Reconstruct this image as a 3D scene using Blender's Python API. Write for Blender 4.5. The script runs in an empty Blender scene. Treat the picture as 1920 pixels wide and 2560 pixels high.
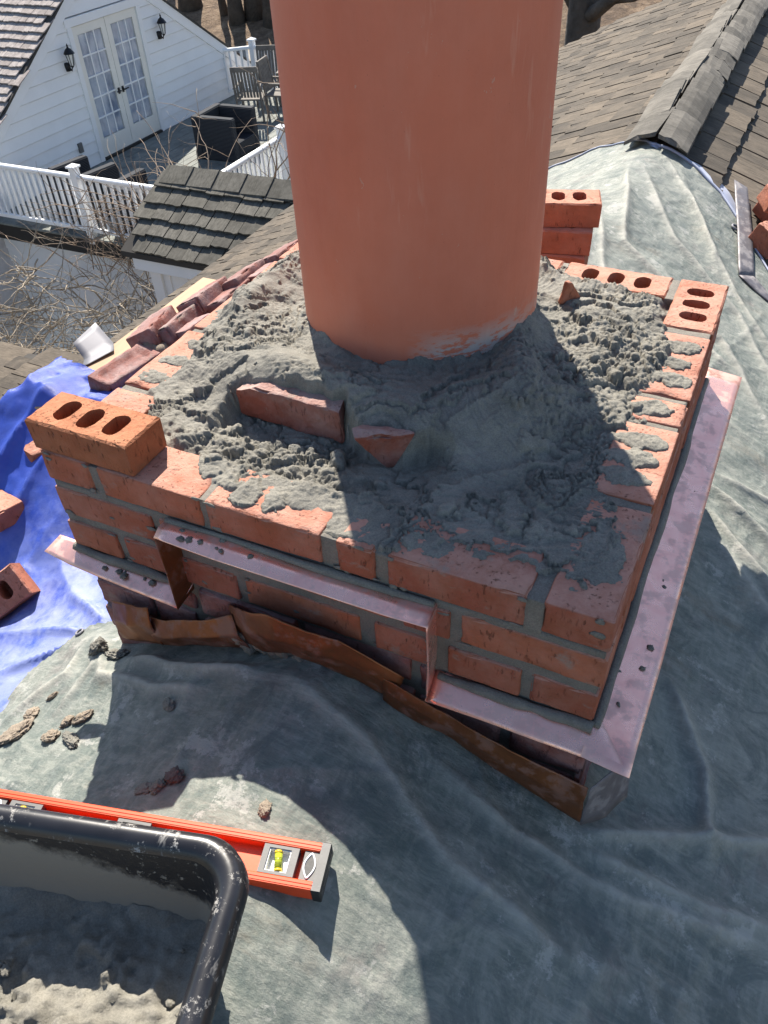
import bpy, bmesh, math, random
import numpy as np
from mathutils import Vector, Matrix, Quaternion
from mathutils.geometry import delaunay_2d_cdt

# ------------------------------------------------------------------ camera, sky, sun, exposure
SC = bpy.context.scene
COL = SC.collection
# metres; origin = front-left top corner of the brick chimney, x along its front, y away from the viewer, z up
cam_d = bpy.data.cameras.new('camera')
cam = bpy.data.objects.new('camera', cam_d)
COL.objects.link(cam)
_yaw, _pit, _rol = -0.4794, -0.7298, -0.0589
_f = Vector((math.sin(_yaw) * math.cos(_pit), math.cos(_yaw) * math.cos(_pit), math.sin(_pit)))
_r = Vector((math.cos(_yaw), -math.sin(_yaw), 0))
_u = _r.cross(_f)
_r2 = _r * math.cos(_rol) + _u * math.sin(_rol)
_u2 = -_r * math.sin(_rol) + _u * math.cos(_rol)
M = Matrix((_r2, _u2, -_f)).transposed().to_4x4()
M.translation = Vector((0.9824, -0.6950, 0.7814))
cam.matrix_world = M
cam_d.sensor_fit = 'HORIZONTAL'
cam_d.sensor_width = 36.0
cam_d.lens = 36.0 * 2041.8 / 1920.0
cam_d.clip_start = 0.02
cam_d.clip_end = 600.0
SC.camera = cam

SUN_EL = math.radians(44.0)
SUN_AZ = math.radians(35.0)          # sun stands behind the chimney, to the left
sun_from = Vector((-math.sin(SUN_AZ) * math.cos(SUN_EL), math.cos(SUN_AZ) * math.cos(SUN_EL), math.sin(SUN_EL)))
world = bpy.data.worlds.new('World')
SC.world = world
world.use_nodes = True
wn = world.node_tree
wn.nodes.clear()
w_out = wn.nodes.new('ShaderNodeOutputWorld')
w_bg = wn.nodes.new('ShaderNodeBackground')
w_sky = wn.nodes.new('ShaderNodeTexSky')
w_sky.sky_type = 'NISHITA'
w_sky.sun_disc = False
w_sky.sun_elevation = SUN_EL
w_sky.sun_rotation = -SUN_AZ
w_sky.air_density = 1.0
w_sky.dust_density = 0.6
w_sky.ozone_density = 1.0
w_bg.inputs['Strength'].default_value = 0.085
wn.links.new(w_sky.outputs[0], w_bg.inputs[0])
wn.links.new(w_bg.outputs[0], w_out.inputs[0])
sun_d = bpy.data.lights.new('sun', 'SUN')
sun_d.energy = 5.0
sun_d.angle = math.radians(0.53)
sun_d.color = (1.0, 0.93, 0.82)
sun = bpy.data.objects.new('sun', sun_d)
sun.rotation_euler = (-sun_from).to_track_quat('-Z', 'Y').to_euler()
sun.location = sun_from * 30
COL.objects.link(sun)
SC.view_settings.view_transform = 'Standard'
SC.view_settings.look = 'None'
SC.view_settings.exposure = 1.15
SC.view_settings.gamma = 1.0
SC.render.engine = 'CYCLES'

random.seed(7)
rng = np.random.default_rng(7)

# ------------------------------------------------------------------ numeric noise
def _hash(i, j, k, seed):
    h = (i.astype(np.int64) * 374761393 + j.astype(np.int64) * 668265263 + k.astype(np.int64) * 2147483647 + seed * 974711) & 0xffffffff
    h = ((h ^ (h >> 13)) * 1274126177) & 0xffffffff
    h = (h ^ (h >> 16)) & 0xffffffff
    return h.astype(np.float64) / 4294967295.0

def vnoise(x, y, z=0.0, seed=0):
    x = np.asarray(x, float); y = np.asarray(y, float)
    z = np.zeros_like(x) + z
    i = np.floor(x); j = np.floor(y); k = np.floor(z)
    fx = x - i; fy = y - j; fz = z - k
    fx = fx * fx * fx * (fx * (fx * 6 - 15) + 10); fy = fy * fy * fy * (fy * (fy * 6 - 15) + 10); fz = fz * fz * (3 - 2 * fz)
    def h(a, b, c): return _hash(i + a, j + b, k + c, seed)
    x00 = h(0, 0, 0) * (1 - fx) + h(1, 0, 0) * fx
    x10 = h(0, 1, 0) * (1 - fx) + h(1, 1, 0) * fx
    x01 = h(0, 0, 1) * (1 - fx) + h(1, 0, 1) * fx
    x11 = h(0, 1, 1) * (1 - fx) + h(1, 1, 1) * fx
    return ((x00 * (1 - fy) + x10 * fy) * (1 - fz) + (x01 * (1 - fy) + x11 * fy) * fz) * 2 - 1

def fbm(x, y, z=0.0, oct=4, seed=0, gain=0.5):
    a = 1.0; s = 0.0; f = 1.0
    out = 0
    for o in range(oct):
        out = out + a * vnoise(np.asarray(x) * f + 17.3 * o, np.asarray(y) * f - 9.1 * o, np.asarray(z) * f, seed + o)
        s += a; a *= gain; f *= 2.03
    return out / s

def sstep(a, b, x):
    t = np.clip((np.asarray(x, float) - a) / (b - a), 0, 1)
    return t * t * (3 - 2 * t)

# ------------------------------------------------------------------ object helpers
def wloc(o):
    v = Vector((0, 0, 0))
    while o is not None:
        v += o.location
        o = o.parent
    return v

def tag(o, label=None, cat=None, group=None, kind=None):
    if label: o['label'] = label
    if cat: o['category'] = cat
    if group: o['group'] = group
    if kind: o['kind'] = kind
    return o

def thing(name, loc, label, cat, group=None, rz=0.0):
    o = bpy.data.objects.new(name, None)
    o.empty_display_size = 0.05
    o.location = loc
    o.rotation_euler = (0, 0, rz)
    COL.objects.link(o)
    return tag(o, label, cat, group)

def mesh_data(name, V, F, smooth=False):
    me = bpy.data.meshes.new(name)
    V = np.asarray(V, float)
    if isinstance(F, np.ndarray):
        n = len(F); k = F.shape[1]
        me.vertices.add(len(V)); me.vertices.foreach_set('co', V.ravel())
        me.loops.add(n * k); me.loops.foreach_set('vertex_index', F.ravel().astype(np.int32))
        me.polygons.add(n)
        me.polygons.foreach_set('loop_start', np.arange(0, n * k, k, dtype=np.int32))
        me.polygons.foreach_set('loop_total', np.full(n, k, dtype=np.int32))
        me.update(calc_edges=True)
    else:
        me.from_pydata([tuple(v) for v in V], [], F)
    if smooth:
        me.polygons.foreach_set('use_smooth', np.ones(len(me.polygons), dtype=bool))
    me.validate()
    return me

def mo(name, V, F, mat, parent=None, smooth=False, local=False, me=None):
    """one mesh object; V in world coordinates unless local"""
    if me is None:
        V = np.asarray(V, float)
        if parent is not None and not local:
            V = V - np.array(wloc(parent))
        me = mesh_data(name, V, F, smooth)
        me.materials.append(MAT[mat])
    o = bpy.data.objects.new(name, me)
    COL.objects.link(o)
    if parent is not None: o.parent = parent
    return o

def copy_tree(o, parent=None):
    c = o.copy()
    COL.objects.link(c)
    c.parent = parent
    for ch in o.children:
        copy_tree(ch, c)
    return c

class MB:
    def __init__(s): s.V = []; s.F = []
    def add(s, V, F):
        n = len(s.V); s.V += [tuple(v) for v in V]; s.F += [tuple(i + n for i in f) for f in F]
        return s
    def box(s, a, b):
        x0, y0, z0 = a; x1, y1, z1 = b
        return s.add([(x0, y0, z0), (x1, y0, z0), (x1, y1, z0), (x0, y1, z0), (x0, y0, z1), (x1, y0, z1), (x1, y1, z1), (x0, y1, z1)],
                     [(3, 2, 1, 0), (4, 5, 6, 7), (0, 1, 5, 4), (1, 2, 6, 5), (2, 3, 7, 6), (3, 0, 4, 7)])
    def bbox(s, a, b, r):
        """box with chamfered edges"""
        x0, y0, z0 = a; x1, y1, z1 = b
        V = []
        for sx in (0, 1):
            for sy in (0, 1):
                for sz in (0, 1):
                    X = (x0, x1)[sx]; Y = (y0, y1)[sy]; Z = (z0, z1)[sz]
                    dx = (r, -r)[sx]; dy = (r, -r)[sy]; dz = (r, -r)[sz]
                    V += [(X, Y + dy, Z + dz), (X + dx, Y, Z + dz), (X + dx, Y + dy, Z)]
        def I(sx, sy, sz, k): return (sx * 4 + sy * 2 + sz) * 3 + k
        F = []
        F.append((I(0, 0, 0, 0), I(0, 0, 1, 0), I(0, 1, 1, 0), I(0, 1, 0, 0)))
        F.append((I(1, 0, 0, 0), I(1, 1, 0, 0), I(1, 1, 1, 0), I(1, 0, 1, 0)))
        F.append((I(0, 0, 0, 1), I(1, 0, 0, 1), I(1, 0, 1, 1), I(0, 0, 1, 1)))
        F.append((I(0, 1, 0, 1), I(0, 1, 1, 1), I(1, 1, 1, 1), I(1, 1, 0, 1)))
        F.append((I(0, 0, 0, 2), I(0, 1, 0, 2), I(1, 1, 0, 2), I(1, 0, 0, 2)))
        F.append((I(0, 0, 1, 2), I(1, 0, 1, 2), I(1, 1, 1, 2), I(0, 1, 1, 2)))
        for a_ in (0, 1):
            for b_ in (0, 1):
                F.append((I(0, a_, b_, 1), I(1, a_, b_, 1), I(1, a_, b_, 2), I(0, a_, b_, 2)))
                F.append((I(a_, 0, b_, 0), I(a_, 1, b_, 0), I(a_, 1, b_, 2), I(a_, 0, b_, 2)))
                F.append((I(a_, b_, 0, 0), I(a_, b_, 1, 0), I(a_, b_, 1, 1), I(a_, b_, 0, 1)))
        for sx in (0, 1):
            for sy in (0, 1):
                for sz in (0, 1):
                    F.append((I(sx, sy, sz, 0), I(sx, sy, sz, 1), I(sx, sy, sz, 2)))
        return s.add(V, F)
    def tube(s, P, r, sides=6, caps=True):
        P = [Vector(p) for p in P]
        n = len(P)
        R = r if hasattr(r, '__len__') else [r] * n
        V = []
        prev = None
        for i, p in enumerate(P):
            t = (P[min(i + 1, n - 1)] - P[max(i - 1, 0)])
            if t.length < 1e-9: t = Vector((0, 0, 1))
            t.normalize()
            if prev is None:
                a = t.cross(Vector((0, 0, 1)))
                if a.length < .1: a = t.cross(Vector((1, 0, 0)))
            else:
                a = prev - t * prev.dot(t)
                if a.length < 1e-6: a = t.cross(Vector((1, 0, 0)))
            a.normalize(); prev = a
            b = t.cross(a)
            for k in range(sides):
                c = 2 * math.pi * k / sides
                V.append(p + a * (R[i] * math.cos(c)) + b * (R[i] * math.sin(c)))
        F = []
        for i in range(n - 1):
            for k in range(sides):
                k2 = (k + 1) % sides
                F.append((i * sides + k, i * sides + k2, (i + 1) * sides + k2, (i + 1) * sides + k))
        if caps:
            F.append(tuple(range(sides))[::-1]); F.append(tuple((n - 1) * sides + k for k in range(sides)))
        return s.add(V, F)
    def lathe(s, prof, c=(0, 0, 0), n=24, a0=0, a1=2 * math.pi):
        m = len(prof); V = []; F = []
        full = abs(a1 - a0 - 2 * math.pi) < 1e-6
        cnt = n if full else n + 1
        for k in range(cnt):
            a = a0 + (a1 - a0) * k / n
            for (r, z) in prof: V.append((c[0] + r * math.cos(a), c[1] + r * math.sin(a), c[2] + z))
        for k in range(n):
            k2 = (k + 1) % cnt
            for i in range(m - 1):
                F.append((k * m + i, k2 * m + i, k2 * m + i + 1, k * m + i + 1))
        return s.add(V, F)
    def xf(s, mtx):
        s.V = [tuple(mtx @ Vector(v)) for v in s.V]; return s
    def obj(s, name, mat, parent=None, smooth=False, local=False):
        return mo(name, s.V, s.F, mat, parent, smooth, local)

def grid_faces(nx, ny):
    i, j = np.meshgrid(np.arange(nx - 1), np.arange(ny - 1), indexing='ij')
    a = (i * ny + j).ravel()
    return np.stack([a, a + ny, a + ny + 1, a + 1], 1)

def solidify(o, t, off=0.0):
    m = o.modifiers.new('thickness', 'SOLIDIFY'); m.thickness = t; m.offset = off
    return o

# ------------------------------------------------------------------ materials
MAT = {}
class N:
    def __init__(s, name):
        s.m = bpy.data.materials.new(name); s.m.use_nodes = True
        s.t = s.m.node_tree; s.t.nodes.clear()
        s.out = s.t.nodes.new('ShaderNodeOutputMaterial')
        s.b = s.t.nodes.new('ShaderNodeBsdfPrincipled')
        s.t.links.new(s.b.outputs[0], s.out.inputs[0])
        s.pos = s.t.nodes.new('ShaderNodeNewGeometry').outputs['Position']
        MAT[name] = s.m
    def n(s, ty, **kw):
        nd = s.t.nodes.new(ty)
        for k, v in kw.items(): setattr(nd, k, v)
        return nd
    def L(s, a, b): s.t.links.new(a, b)
    def set(s, key, v):
        i = s.b.inputs[key]
        if hasattr(v, 'is_linked') or isinstance(v, bpy.types.NodeSocket): s.L(v, i)
        else: i.default_value = v
    def mapping(s, scale=(1, 1, 1), rot=(0, 0, 0), src=None, loc=(0, 0, 0)):
        m = s.n('ShaderNodeMapping'); m.inputs['Scale'].default_value = scale; m.inputs['Rotation'].default_value = rot; m.inputs['Location'].default_value = loc
        s.L(src or s.pos, m.inputs[0]); return m.outputs[0]
    def noise(s, scale, detail=4, rough=.55, vec=None, dist=0.0):
        nd = s.n('ShaderNodeTexNoise'); nd.inputs['Scale'].default_value = scale; nd.inputs['Detail'].default_value = detail
        nd.inputs['Roughness'].default_value = rough; nd.inputs['Distortion'].default_value = dist
        s.L(vec or s.pos, nd.inputs['Vector']); return nd.outputs['Fac']
    def voro(s, scale, vec=None, feature='F1', out='Distance'):
        nd = s.n('ShaderNodeTexVoronoi', feature=feature); nd.inputs['Scale'].default_value = scale
        s.L(vec or s.pos, nd.inputs['Vector']); return nd.outputs[out]
    def ramp(s, fac, stops):
        nd = s.n('ShaderNodeValToRGB'); e = nd.color_ramp.elements
        while len(e) > 1: e.remove(e[-1])
        for i, (p, c) in enumerate(stops):
            c4 = (c[0], c[1], c[2], 1) if hasattr(c, '__len__') else (c, c, c, 1)
            if i == 0: e[0].position = p; e[0].color = c4
            else: x = e.new(p); x.color = c4
        s.L(fac, nd.inputs[0]); return nd.outputs[0]
    def mix(s, fac, a, b, mode='MIX'):
        nd = s.n('ShaderNodeMix', data_type='RGBA', blend_type=mode)
        for v, k in ((fac, 0), (a, 6), (b, 7)):
            i = nd.inputs[k]
            if isinstance(v, bpy.types.NodeSocket): s.L(v, i)
            elif k == 0: i.default_value = v
            else: i.default_value = (v[0], v[1], v[2], 1)
        return nd.outputs[2]
    def math(s, op, a, b=0.0, clamp=False):
        nd = s.n('ShaderNodeMath', operation=op, use_clamp=clamp)
        for v, k in ((a, 0), (b, 1)):
            if isinstance(v, bpy.types.NodeSocket): s.L(v, nd.inputs[k])
            else: nd.inputs[k].default_value = v
        return nd.outputs[0]
    def rand(s):
        a = s.n('ShaderNodeObjectInfo').outputs['Random']; b = s.n('ShaderNodeNewGeometry').outputs['Random Per Island']
        return s.math('FRACT', s.math('ADD', a, b))
    def bump(s, h, strength=.5, dist=.002, prev=None):
        nd = s.n('ShaderNodeBump'); nd.inputs['Strength'].default_value = strength; nd.inputs['Distance'].default_value = dist
        s.L(h, nd.inputs['Height'])
        if prev is not None: s.L(prev, nd.inputs['Normal'])
        s.L(nd.outputs[0], s.b.inputs['Normal']); return nd.outputs[0]

def hexa(c): return c

def make_brick(name, base, alt, dusty, dust=.35, smear=.3, nick=.6, topdust=.7):
    m = N(name)
    r = m.rand()
    off = m.n('ShaderNodeCombineXYZ'); m.L(m.math('MULTIPLY', r, 37.0), off.inputs[0]); m.L(m.math('MULTIPLY', r, 91.0), off.inputs[2])
    va = m.n('ShaderNodeVectorMath', operation='ADD'); m.L(m.pos, va.inputs[0]); m.L(off.outputs[0], va.inputs[1])
    v = va.outputs[0]
    c = m.mix(r, base, alt)
    c = m.mix(m.ramp(m.noise(22, 5, .6, v), [(.3, 0), (.75, 1)]), c, tuple(x * .62 for x in base))
    # pale dust and lime bloom
    dm = m.math('MULTIPLY', m.ramp(m.noise(9, 6, .65, v), [(.42, 0), (.72, 1)]), dust)
    c = m.mix(dm, c, dusty)
    gn = m.n('ShaderNodeSeparateXYZ'); m.L(m.n('ShaderNodeNewGeometry').outputs['True Normal'], gn.inputs[0])
    up = m.math('MULTIPLY', m.ramp(gn.outputs[2], [(.6, 0), (.9, 1)]), m.ramp(m.noise(24, 6, .7, v), [(.25, .15), (.6, 1)]))
    c = m.mix(m.math('MULTIPLY', up, topdust), c, tuple(min(1, x * 1.12) for x in dusty))
    # mortar smear
    sm = m.math('MULTIPLY', m.ramp(m.noise(14, 5, .7, m.mapping((1, 1, 1.5), src=v, loc=(3, 1, 5))), [(.58, 0), (.68, 1)]), smear)
    c = m.mix(sm, c, (.26, .235, .20))
    # drag texture of the wire-cut faces: short dark nicks
    nk = m.noise(1.0, 3, .6, m.mapping((170, 170, 45), src=v))
    nk = m.ramp(nk, [(.59, 0), (.66, 1)])
    gate = m.ramp(m.noise(30, 2, .5, v), [(.42, 0), (.6, 1)])
    nk = m.math('MULTIPLY', m.math('MULTIPLY', nk, gate), nick)
    c = m.mix(nk, c, tuple(x * .22 for x in base))
    m.set('Base Color', c); m.set('Roughness', .9); m.set('Specular IOR Level', .25)
    h = m.math('ADD', m.noise(160, 6, .7, v), m.math('MULTIPLY', nk, -1.6))
    h = m.math('ADD', h, m.math('MULTIPLY', m.noise(40, 4, .6, v), .8))
    m.bump(h, .85, .0026)

make_brick('brick', (.44, .142, .072), (.27, .078, .052), (.50, .28, .215), .45, .6, .6)
make_brick('brick_set', (.30, .085, .052), (.26, .08, .055), (.42, .33, .30), .5, .8, .4, .6)
make_brick('brick_loose', (.36, .122, .052), (.34, .11, .048), (.50, .235, .135), .3, .05, .65, .5)
make_brick('brick_old', (.24, .085, .072), (.30, .105, .075), (.36, .26, .25), .75, .5, .4)
make_brick('brick_salvage', (.20, .080, .072), (.31, .095, .062), (.36, .29, .28), .9, .8, .3, .3)
make_brick('brick_spare', (.42, .15, .085), (.38, .125, .075), (.50, .27, .20), .3, .12, .6)

def make_mortar(name, lo, hi, bump=.0022, wet=.75):
    m = N(name)
    a = m.ramp(m.noise(13, 7, .65), [(.3, lo), (.7, hi)])
    s = m.ramp(m.noise(420, 3, .7), [(.35, .78), (.65, 1.15)])
    c = m.mix(1.0, a, s, 'MULTIPLY')
    pt = m.ramp(m.noise(5, 4, .6), [(.5, 0), (.72, 1)])
    c = m.mix(m.math('MULTIPLY', pt, .45), c, tuple(min(1, x * 1.35) for x in hi))
    m.set('Base Color', c); m.set('Roughness', wet); m.set('Specular IOR Level', .35)
    h = m.math('ADD', m.noise(330, 6, .8), m.math('MULTIPLY', m.noise(110, 6, .75), 1.5))
    m.bump(h, .9, bump)
make_mortar('mortar', (.152, .146, .126), (.272, .256, .217), .0022)
make_mortar('joint', (.15, .138, .116), (.225, .205, .175), .0015)
make_mortar('mortar_dry', (.26, .215, .165), (.38, .31, .24), .003, .9)
make_mortar('clay_crumb', (.12, .09, .08), (.18, .14, .125), .003, .9)
make_mortar('mortar_tub', (.16, .152, .128), (.29, .272, .228), .0018, .55)

# terracotta flue
m = N('terracotta')
st = m.math('ADD', m.math('MULTIPLY', m.noise(1, 4, .6, m.mapping((70, 70, 5.0))), .14), m.math('MULTIPLY', m.noise(4.5, 6, .65), .86))
c = m.ramp(st, [(.3, (.53, .150, .085)), (.5, (.59, .172, .098)), (.72, (.62, .195, .115))])
c = m.mix(m.math('MULTIPLY', m.ramp(m.noise(4, 5, .65), [(.45, 0), (.8, 1)]), .5), c, (.60, .215, .14))
scr = m.ramp(m.noise(1, 4, .7, m.mapping((26, 26, 3.5), (.25, .1, 0))), [(.62, 0), (.70, 1)])
c = m.mix(m.math('MULTIPLY', scr, .30), c, (.68, .38, .27))
spl = m.ramp(m.noise(30, 5, .7, m.mapping((1, 1, .6), loc=(9, 4, 2))), [(.68, 0), (.70, 1)])
c = m.mix(m.math('MULTIPLY', spl, .55), c, (.50, .36, .28))
bl = m.ramp(m.noise(9, 6, .7, m.mapping((1, 1, .35), loc=(1, 3, 8))), [(.48, 0), (.7, 1)])
c = m.mix(m.math('MULTIPLY', bl, .30), c, (.62, .24, .165))
dst = m.ramp(m.noise(1.7, 6, .7, m.mapping((1, 1, 1), loc=(2, 5, 1))), [(.5, 0), (.75, 1)])
c = m.mix(m.math('MULTIPLY', dst, .30), c, (.46, .145, .088))
sp = m.ramp(m.voro(75), [(.0, 1), (.055, 0)])
gt = m.ramp(m.noise(55, 2), [(.52, 0), (.62, 1)])
c = m.mix(m.math('MULTIPLY', sp, gt), c, (.55, .36, .24))
sp2 = m.ramp(m.voro(48, m.mapping((1, 1, 1), loc=(4, 2, 1))), [(.0, 1), (.045, 0)])
c = m.mix(m.math('MULTIPLY', sp2, .5), c, (.12, .04, .03))
# mortar smeared on the lowest hand-breadth of the front
gz = m.n('ShaderNodeSeparateXYZ'); m.L(m.pos, gz.inputs[0])
band = m.ramp(m.math('MULTIPLY', gz.outputs[2], 6.0), [(.33, 1), (.62, 0)])
xs = m.ramp(gz.outputs[0], [(.47, 0), (.53, 1), (.61, 1), (.64, 0)])
sm = m.math('MULTIPLY', m.math('MULTIPLY', band, xs), m.ramp(m.noise(1, 5, .75, m.mapping((30, 30, 90), (0.6, 0, 0))), [(.42, 0), (.5, 1)]))
c = m.mix(m.math('MULTIPLY', sm, .9), c, (.46, .42, .39))
m.set('Base Color', c); m.set('Roughness', .55); m.set('Specular IOR Level', .4)
m.bump(m.math('ADD', m.noise(1, 4, .6, m.mapping((120, 120, 9))), m.noise(300, 3)), .25, .0008)

def make_copper(name, base, dull, metal, rough, smear, smearcol, sc=18):
    m = N(name)
    p = m.ramp(m.noise(sc, 6, .65, dist=.6), [(.38, 0), (.62, 1)])
    c = m.mix(p, base, dull)
    br = m.noise(1, 3, .6, m.mapping((220, 16, 220)))
    c = m.mix(m.math('MULTIPLY', br, .25), c, tuple(min(1, x * 1.2) for x in base))
    s1 = m.ramp(m.noise(26, 6, .7), [(.5, 0), (.58, 1)])
    s1 = m.math('MULTIPLY', s1, smear)
    c = m.mix(s1, c, smearcol)
    m.set('Base Color', c)
    inv = m.math('SUBTRACT', 1.0, s1)
    m.set('Metallic', m.math('MULTIPLY', inv, metal))
    m.set('Roughness', m.math('ADD', m.math('MULTIPLY', s1, .4), m.math('ADD', rough, m.math('MULTIPLY', p, .12))))
    m.bump(m.math('ADD', m.noise(45, 4), m.math('MULTIPLY', m.noise(6, 2), 2.0)), .25, .002)
make_copper('copper', (1.0, .56, .45), (.92, .46, .38), .80, .24, .30, (.38, .33, .31))
make_copper('copper_old', (.25, .095, .038), (.15, .058, .028), .7, .40, .35, (.27, .19, .18), 9)
make_copper('lead_flashing', (.17, .16, .17), (.12, .11, .12), .4, .5, .5, (.3, .28, .28))

# tarpaulins
def weave(m, k=520, rot=(0, 0, .62)):
    a = m.n('ShaderNodeTexWave', bands_direction='X'); a.inputs['Scale'].default_value = k / 6.283
    b = m.n('ShaderNodeTexWave', bands_direction='Y'); b.inputs['Scale'].default_value = k / 6.283
    v = m.mapping((1, 1, 1), rot); m.L(v, a.inputs[0]); m.L(v, b.inputs[0])
    return m.math('ADD', a.outputs['Fac'], b.outputs['Fac'])
m = N('tarp_green')
g = m.ramp(m.noise(2.6, 6, .6), [(.3, (.085, .115, .105)), (.5, (.140, .168, .150)), (.72, (.225, .240, .208))])
sc_ = m.ramp(m.noise(1, 6, .75, m.mapping((9, 70, 30), (0, 0, .62))), [(.47, 0), (.62, 1)])
g = m.mix(m.math('MULTIPLY', sc_, .34), g, (.43, .42, .365))
sc2 = m.ramp(m.noise(1, 6, .75, m.mapping((90, 7, 30), (0, 0, .35))), [(.50, 0), (.64, 1)])
g = m.mix(m.math('MULTIPLY', sc2, .24), g, (.40, .395, .35))
sd = m.ramp(m.noise(1, 5, .75, m.mapping((26, 120, 30), (0, 0, -.5))), [(.52, 0), (.64, 1)])
g = m.mix(m.math('MULTIPLY', sd, .35), g, (.085, .11, .105))
sp = m.ramp(m.noise(11, 8, .75), [(.57, 0), (.61, 1)])
g = m.mix(m.math('MULTIPLY', sp, .62), g, (.46, .45, .42))
dk = m.ramp(m.noise(6.5, 6, .7, m.mapping((1, 1, 1), loc=(7, 3, 0))), [(.56, 0), (.68, 1)])
g = m.mix(m.math('MULTIPLY', dk, .5), g, (.15, .105, .11))
br_ = m.ramp(m.noise(4.5, 5, .7, m.mapping((1, 2.5, 1), (0, 0, .5), loc=(1, 8, 0))), [(.58, 0), (.68, 1)])
g = m.mix(m.math('MULTIPLY', br_, .55), g, (.16, .135, .10))
mid = m.ramp(m.noise(19, 7, .75, dist=1.0), [(.40, 0), (.62, 1)])
g = m.mix(m.math('MULTIPLY', mid, .42), g, (.38, .385, .34))
mid2 = m.ramp(m.noise(8, 7, .75, m.mapping((1, 1, 1), loc=(2, 9, 4)), 1.2), [(.50, 0), (.60, 1)])
g = m.mix(m.math('MULTIPLY', mid2, .55), g, (.07, .10, .10))
at = m.n('ShaderNodeAttribute', attribute_name='wear').outputs['Fac']
g = m.mix(m.math('MULTIPLY', m.math('MULTIPLY', at, m.noise(30, 4)), .9, True), g, (.58, .55, .48))
m.set('Base Color', g); m.set('Roughness', .52); m.set('Specular IOR Level', .45)
hh = m.math('ADD', m.math('MULTIPLY', weave(m, 1900), .10), m.math('MULTIPLY', m.noise(42, 6, .7, m.mapping((1, 2.2, 1), (0, 0, .6))), 1.6))
hh = m.math('ADD', hh, m.math('MULTIPLY', m.noise(1, 5, .7, m.mapping((40, 14, 30), (0, 0, .35))), .8))
def crinkle(sc, loc):
    n_ = m.noise(sc, 3, .5, m.mapping((1, 1, 1), (0, 0, .5), loc=loc), .6)
    return m.math('ABSOLUTE', m.math('SUBTRACT', n_, .5))
hh = m.math('SUBTRACT', hh, m.math('MULTIPLY', crinkle(8, (1, 2, 3)), 5.0))
hh = m.math('SUBTRACT', hh, m.math('MULTIPLY', crinkle(19, (5, 1, 2)), 1.6))
m.bump(hh, .7, .0042)
m = N('tarp_blue')
g = m.ramp(m.noise(5, 5, .6), [(.3, (.016, .045, .34)), (.6, (.026, .075, .46)), (.8, (.04, .105, .54))])
gx = m.n('ShaderNodeSeparateXYZ'); m.L(m.pos, gx.inputs[0])
# cement dust trodden into the tarp near the chimney foot
near = m.n('ShaderNodeVectorMath', operation='DISTANCE'); m.L(m.pos, near.inputs[0]); near.inputs[1].default_value = (-.32, .02, -.66)
nd = m.ramp(near.outputs['Value'], [(.08, 1), (.62, 0)])
dd = m.math('MULTIPLY', m.math('ADD', nd, .08), m.ramp(m.noise(16, 7, .72), [(.3, 0), (.55, 1)]), True)
g = m.mix(m.math('MULTIPLY', dd, .78), g, (.28, .32, .54))
m.set('Base Color', g); m.set('Roughness', .38); m.set('Specular IOR Level', .5)
m.bump(m.math('ADD', m.math('MULTIPLY', weave(m, 1900, (0, 0, .3)), .08), m.math('MULTIPLY', m.noise(26, 5, .65), 1.5)), .5, .004)
m = N('tarp_hem')
m.set('Base Color', m.ramp(m.noise(9, 5), [(.3, (.26, .30, .42)), (.7, (.42, .45, .55))])); m.set('Roughness', .5)
m.bump(m.noise(40, 5), .3, .002)

def simple(name, c, rough=.6, metal=0.0, var=.15, sc=8, bs=60, bump=.25, bd=.001, spec=.5):
    m = N(name)
    lo = tuple(x * (1 - var) for x in c); hi = tuple(min(1, x * (1 + var)) for x in c)
    m.set('Base Color', m.ramp(m.noise(sc, 5, .6), [(.3, lo), (.7, hi)])); m.set('Roughness', rough); m.set('Metallic', metal); m.set('Specular IOR Level', spec)
    if bump: m.bump(m.noise(bs, 4), bump, bd)
    return m

def make_shingle(name, a, b, cc, bd=.0025, mapscale=(160, 160, 160)):
    m = N(name)
    r = m.rand()
    tc = m.n('ShaderNodeTexCoord').outputs['Object']
    c = m.ramp(r, [(0, a), (.5, b), (1, cc)])
    off = m.n('ShaderNodeCombineXYZ'); m.L(m.math('MULTIPLY', r, 53.0), off.inputs[1]); m.L(m.math('MULTIPLY', r, 29.0), off.inputs[0])
    va = m.n('ShaderNodeVectorMath', operation='ADD'); m.L(m.pos, va.inputs[0]); m.L(off.outputs[0], va.inputs[1])
    gr = m.noise(1, 4, .65, m.mapping(mapscale, src=va.outputs[0]))
    c = m.mix(m.ramp(gr, [(.35, 0), (.65, .75)]), c, tuple(x * .45 for x in b))
    bl = m.ramp(m.noise(7, 6, .7, va.outputs[0]), [(.45, 0), (.75, 1)])
    c = m.mix(m.math('MULTIPLY', bl, .4), c, tuple(min(1, x * 1.5) for x in cc))
    m.set('Base Color', c); m.set('Roughness', .9); m.set('Specular IOR Level', .2)
    m.bump(m.math('ADD', gr, m.math('MULTIPLY', m.noise(40, 4), .7)), .7, bd)
make_shingle('cedar', (.06, .052, .044), (.108, .092, .075), (.165, .134, .102), .003, (14, 120, 30))
make_shingle('cedar_cap', (.085, .079, .070), (.14, .13, .114), (.215, .198, .172), .003, (16, 110, 30))
make_shingle('cedar_dark', (.085, .08, .07), (.125, .118, .10), (.165, .155, .135), .003, (60, 14, 25))
make_shingle('cedar_pale', (.30, .26, .24), (.40, .35, .325), (.48, .43, .40), .003, (60, 14, 25))
simple('roof_deck', (.05, .045, .04), .95)

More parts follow.
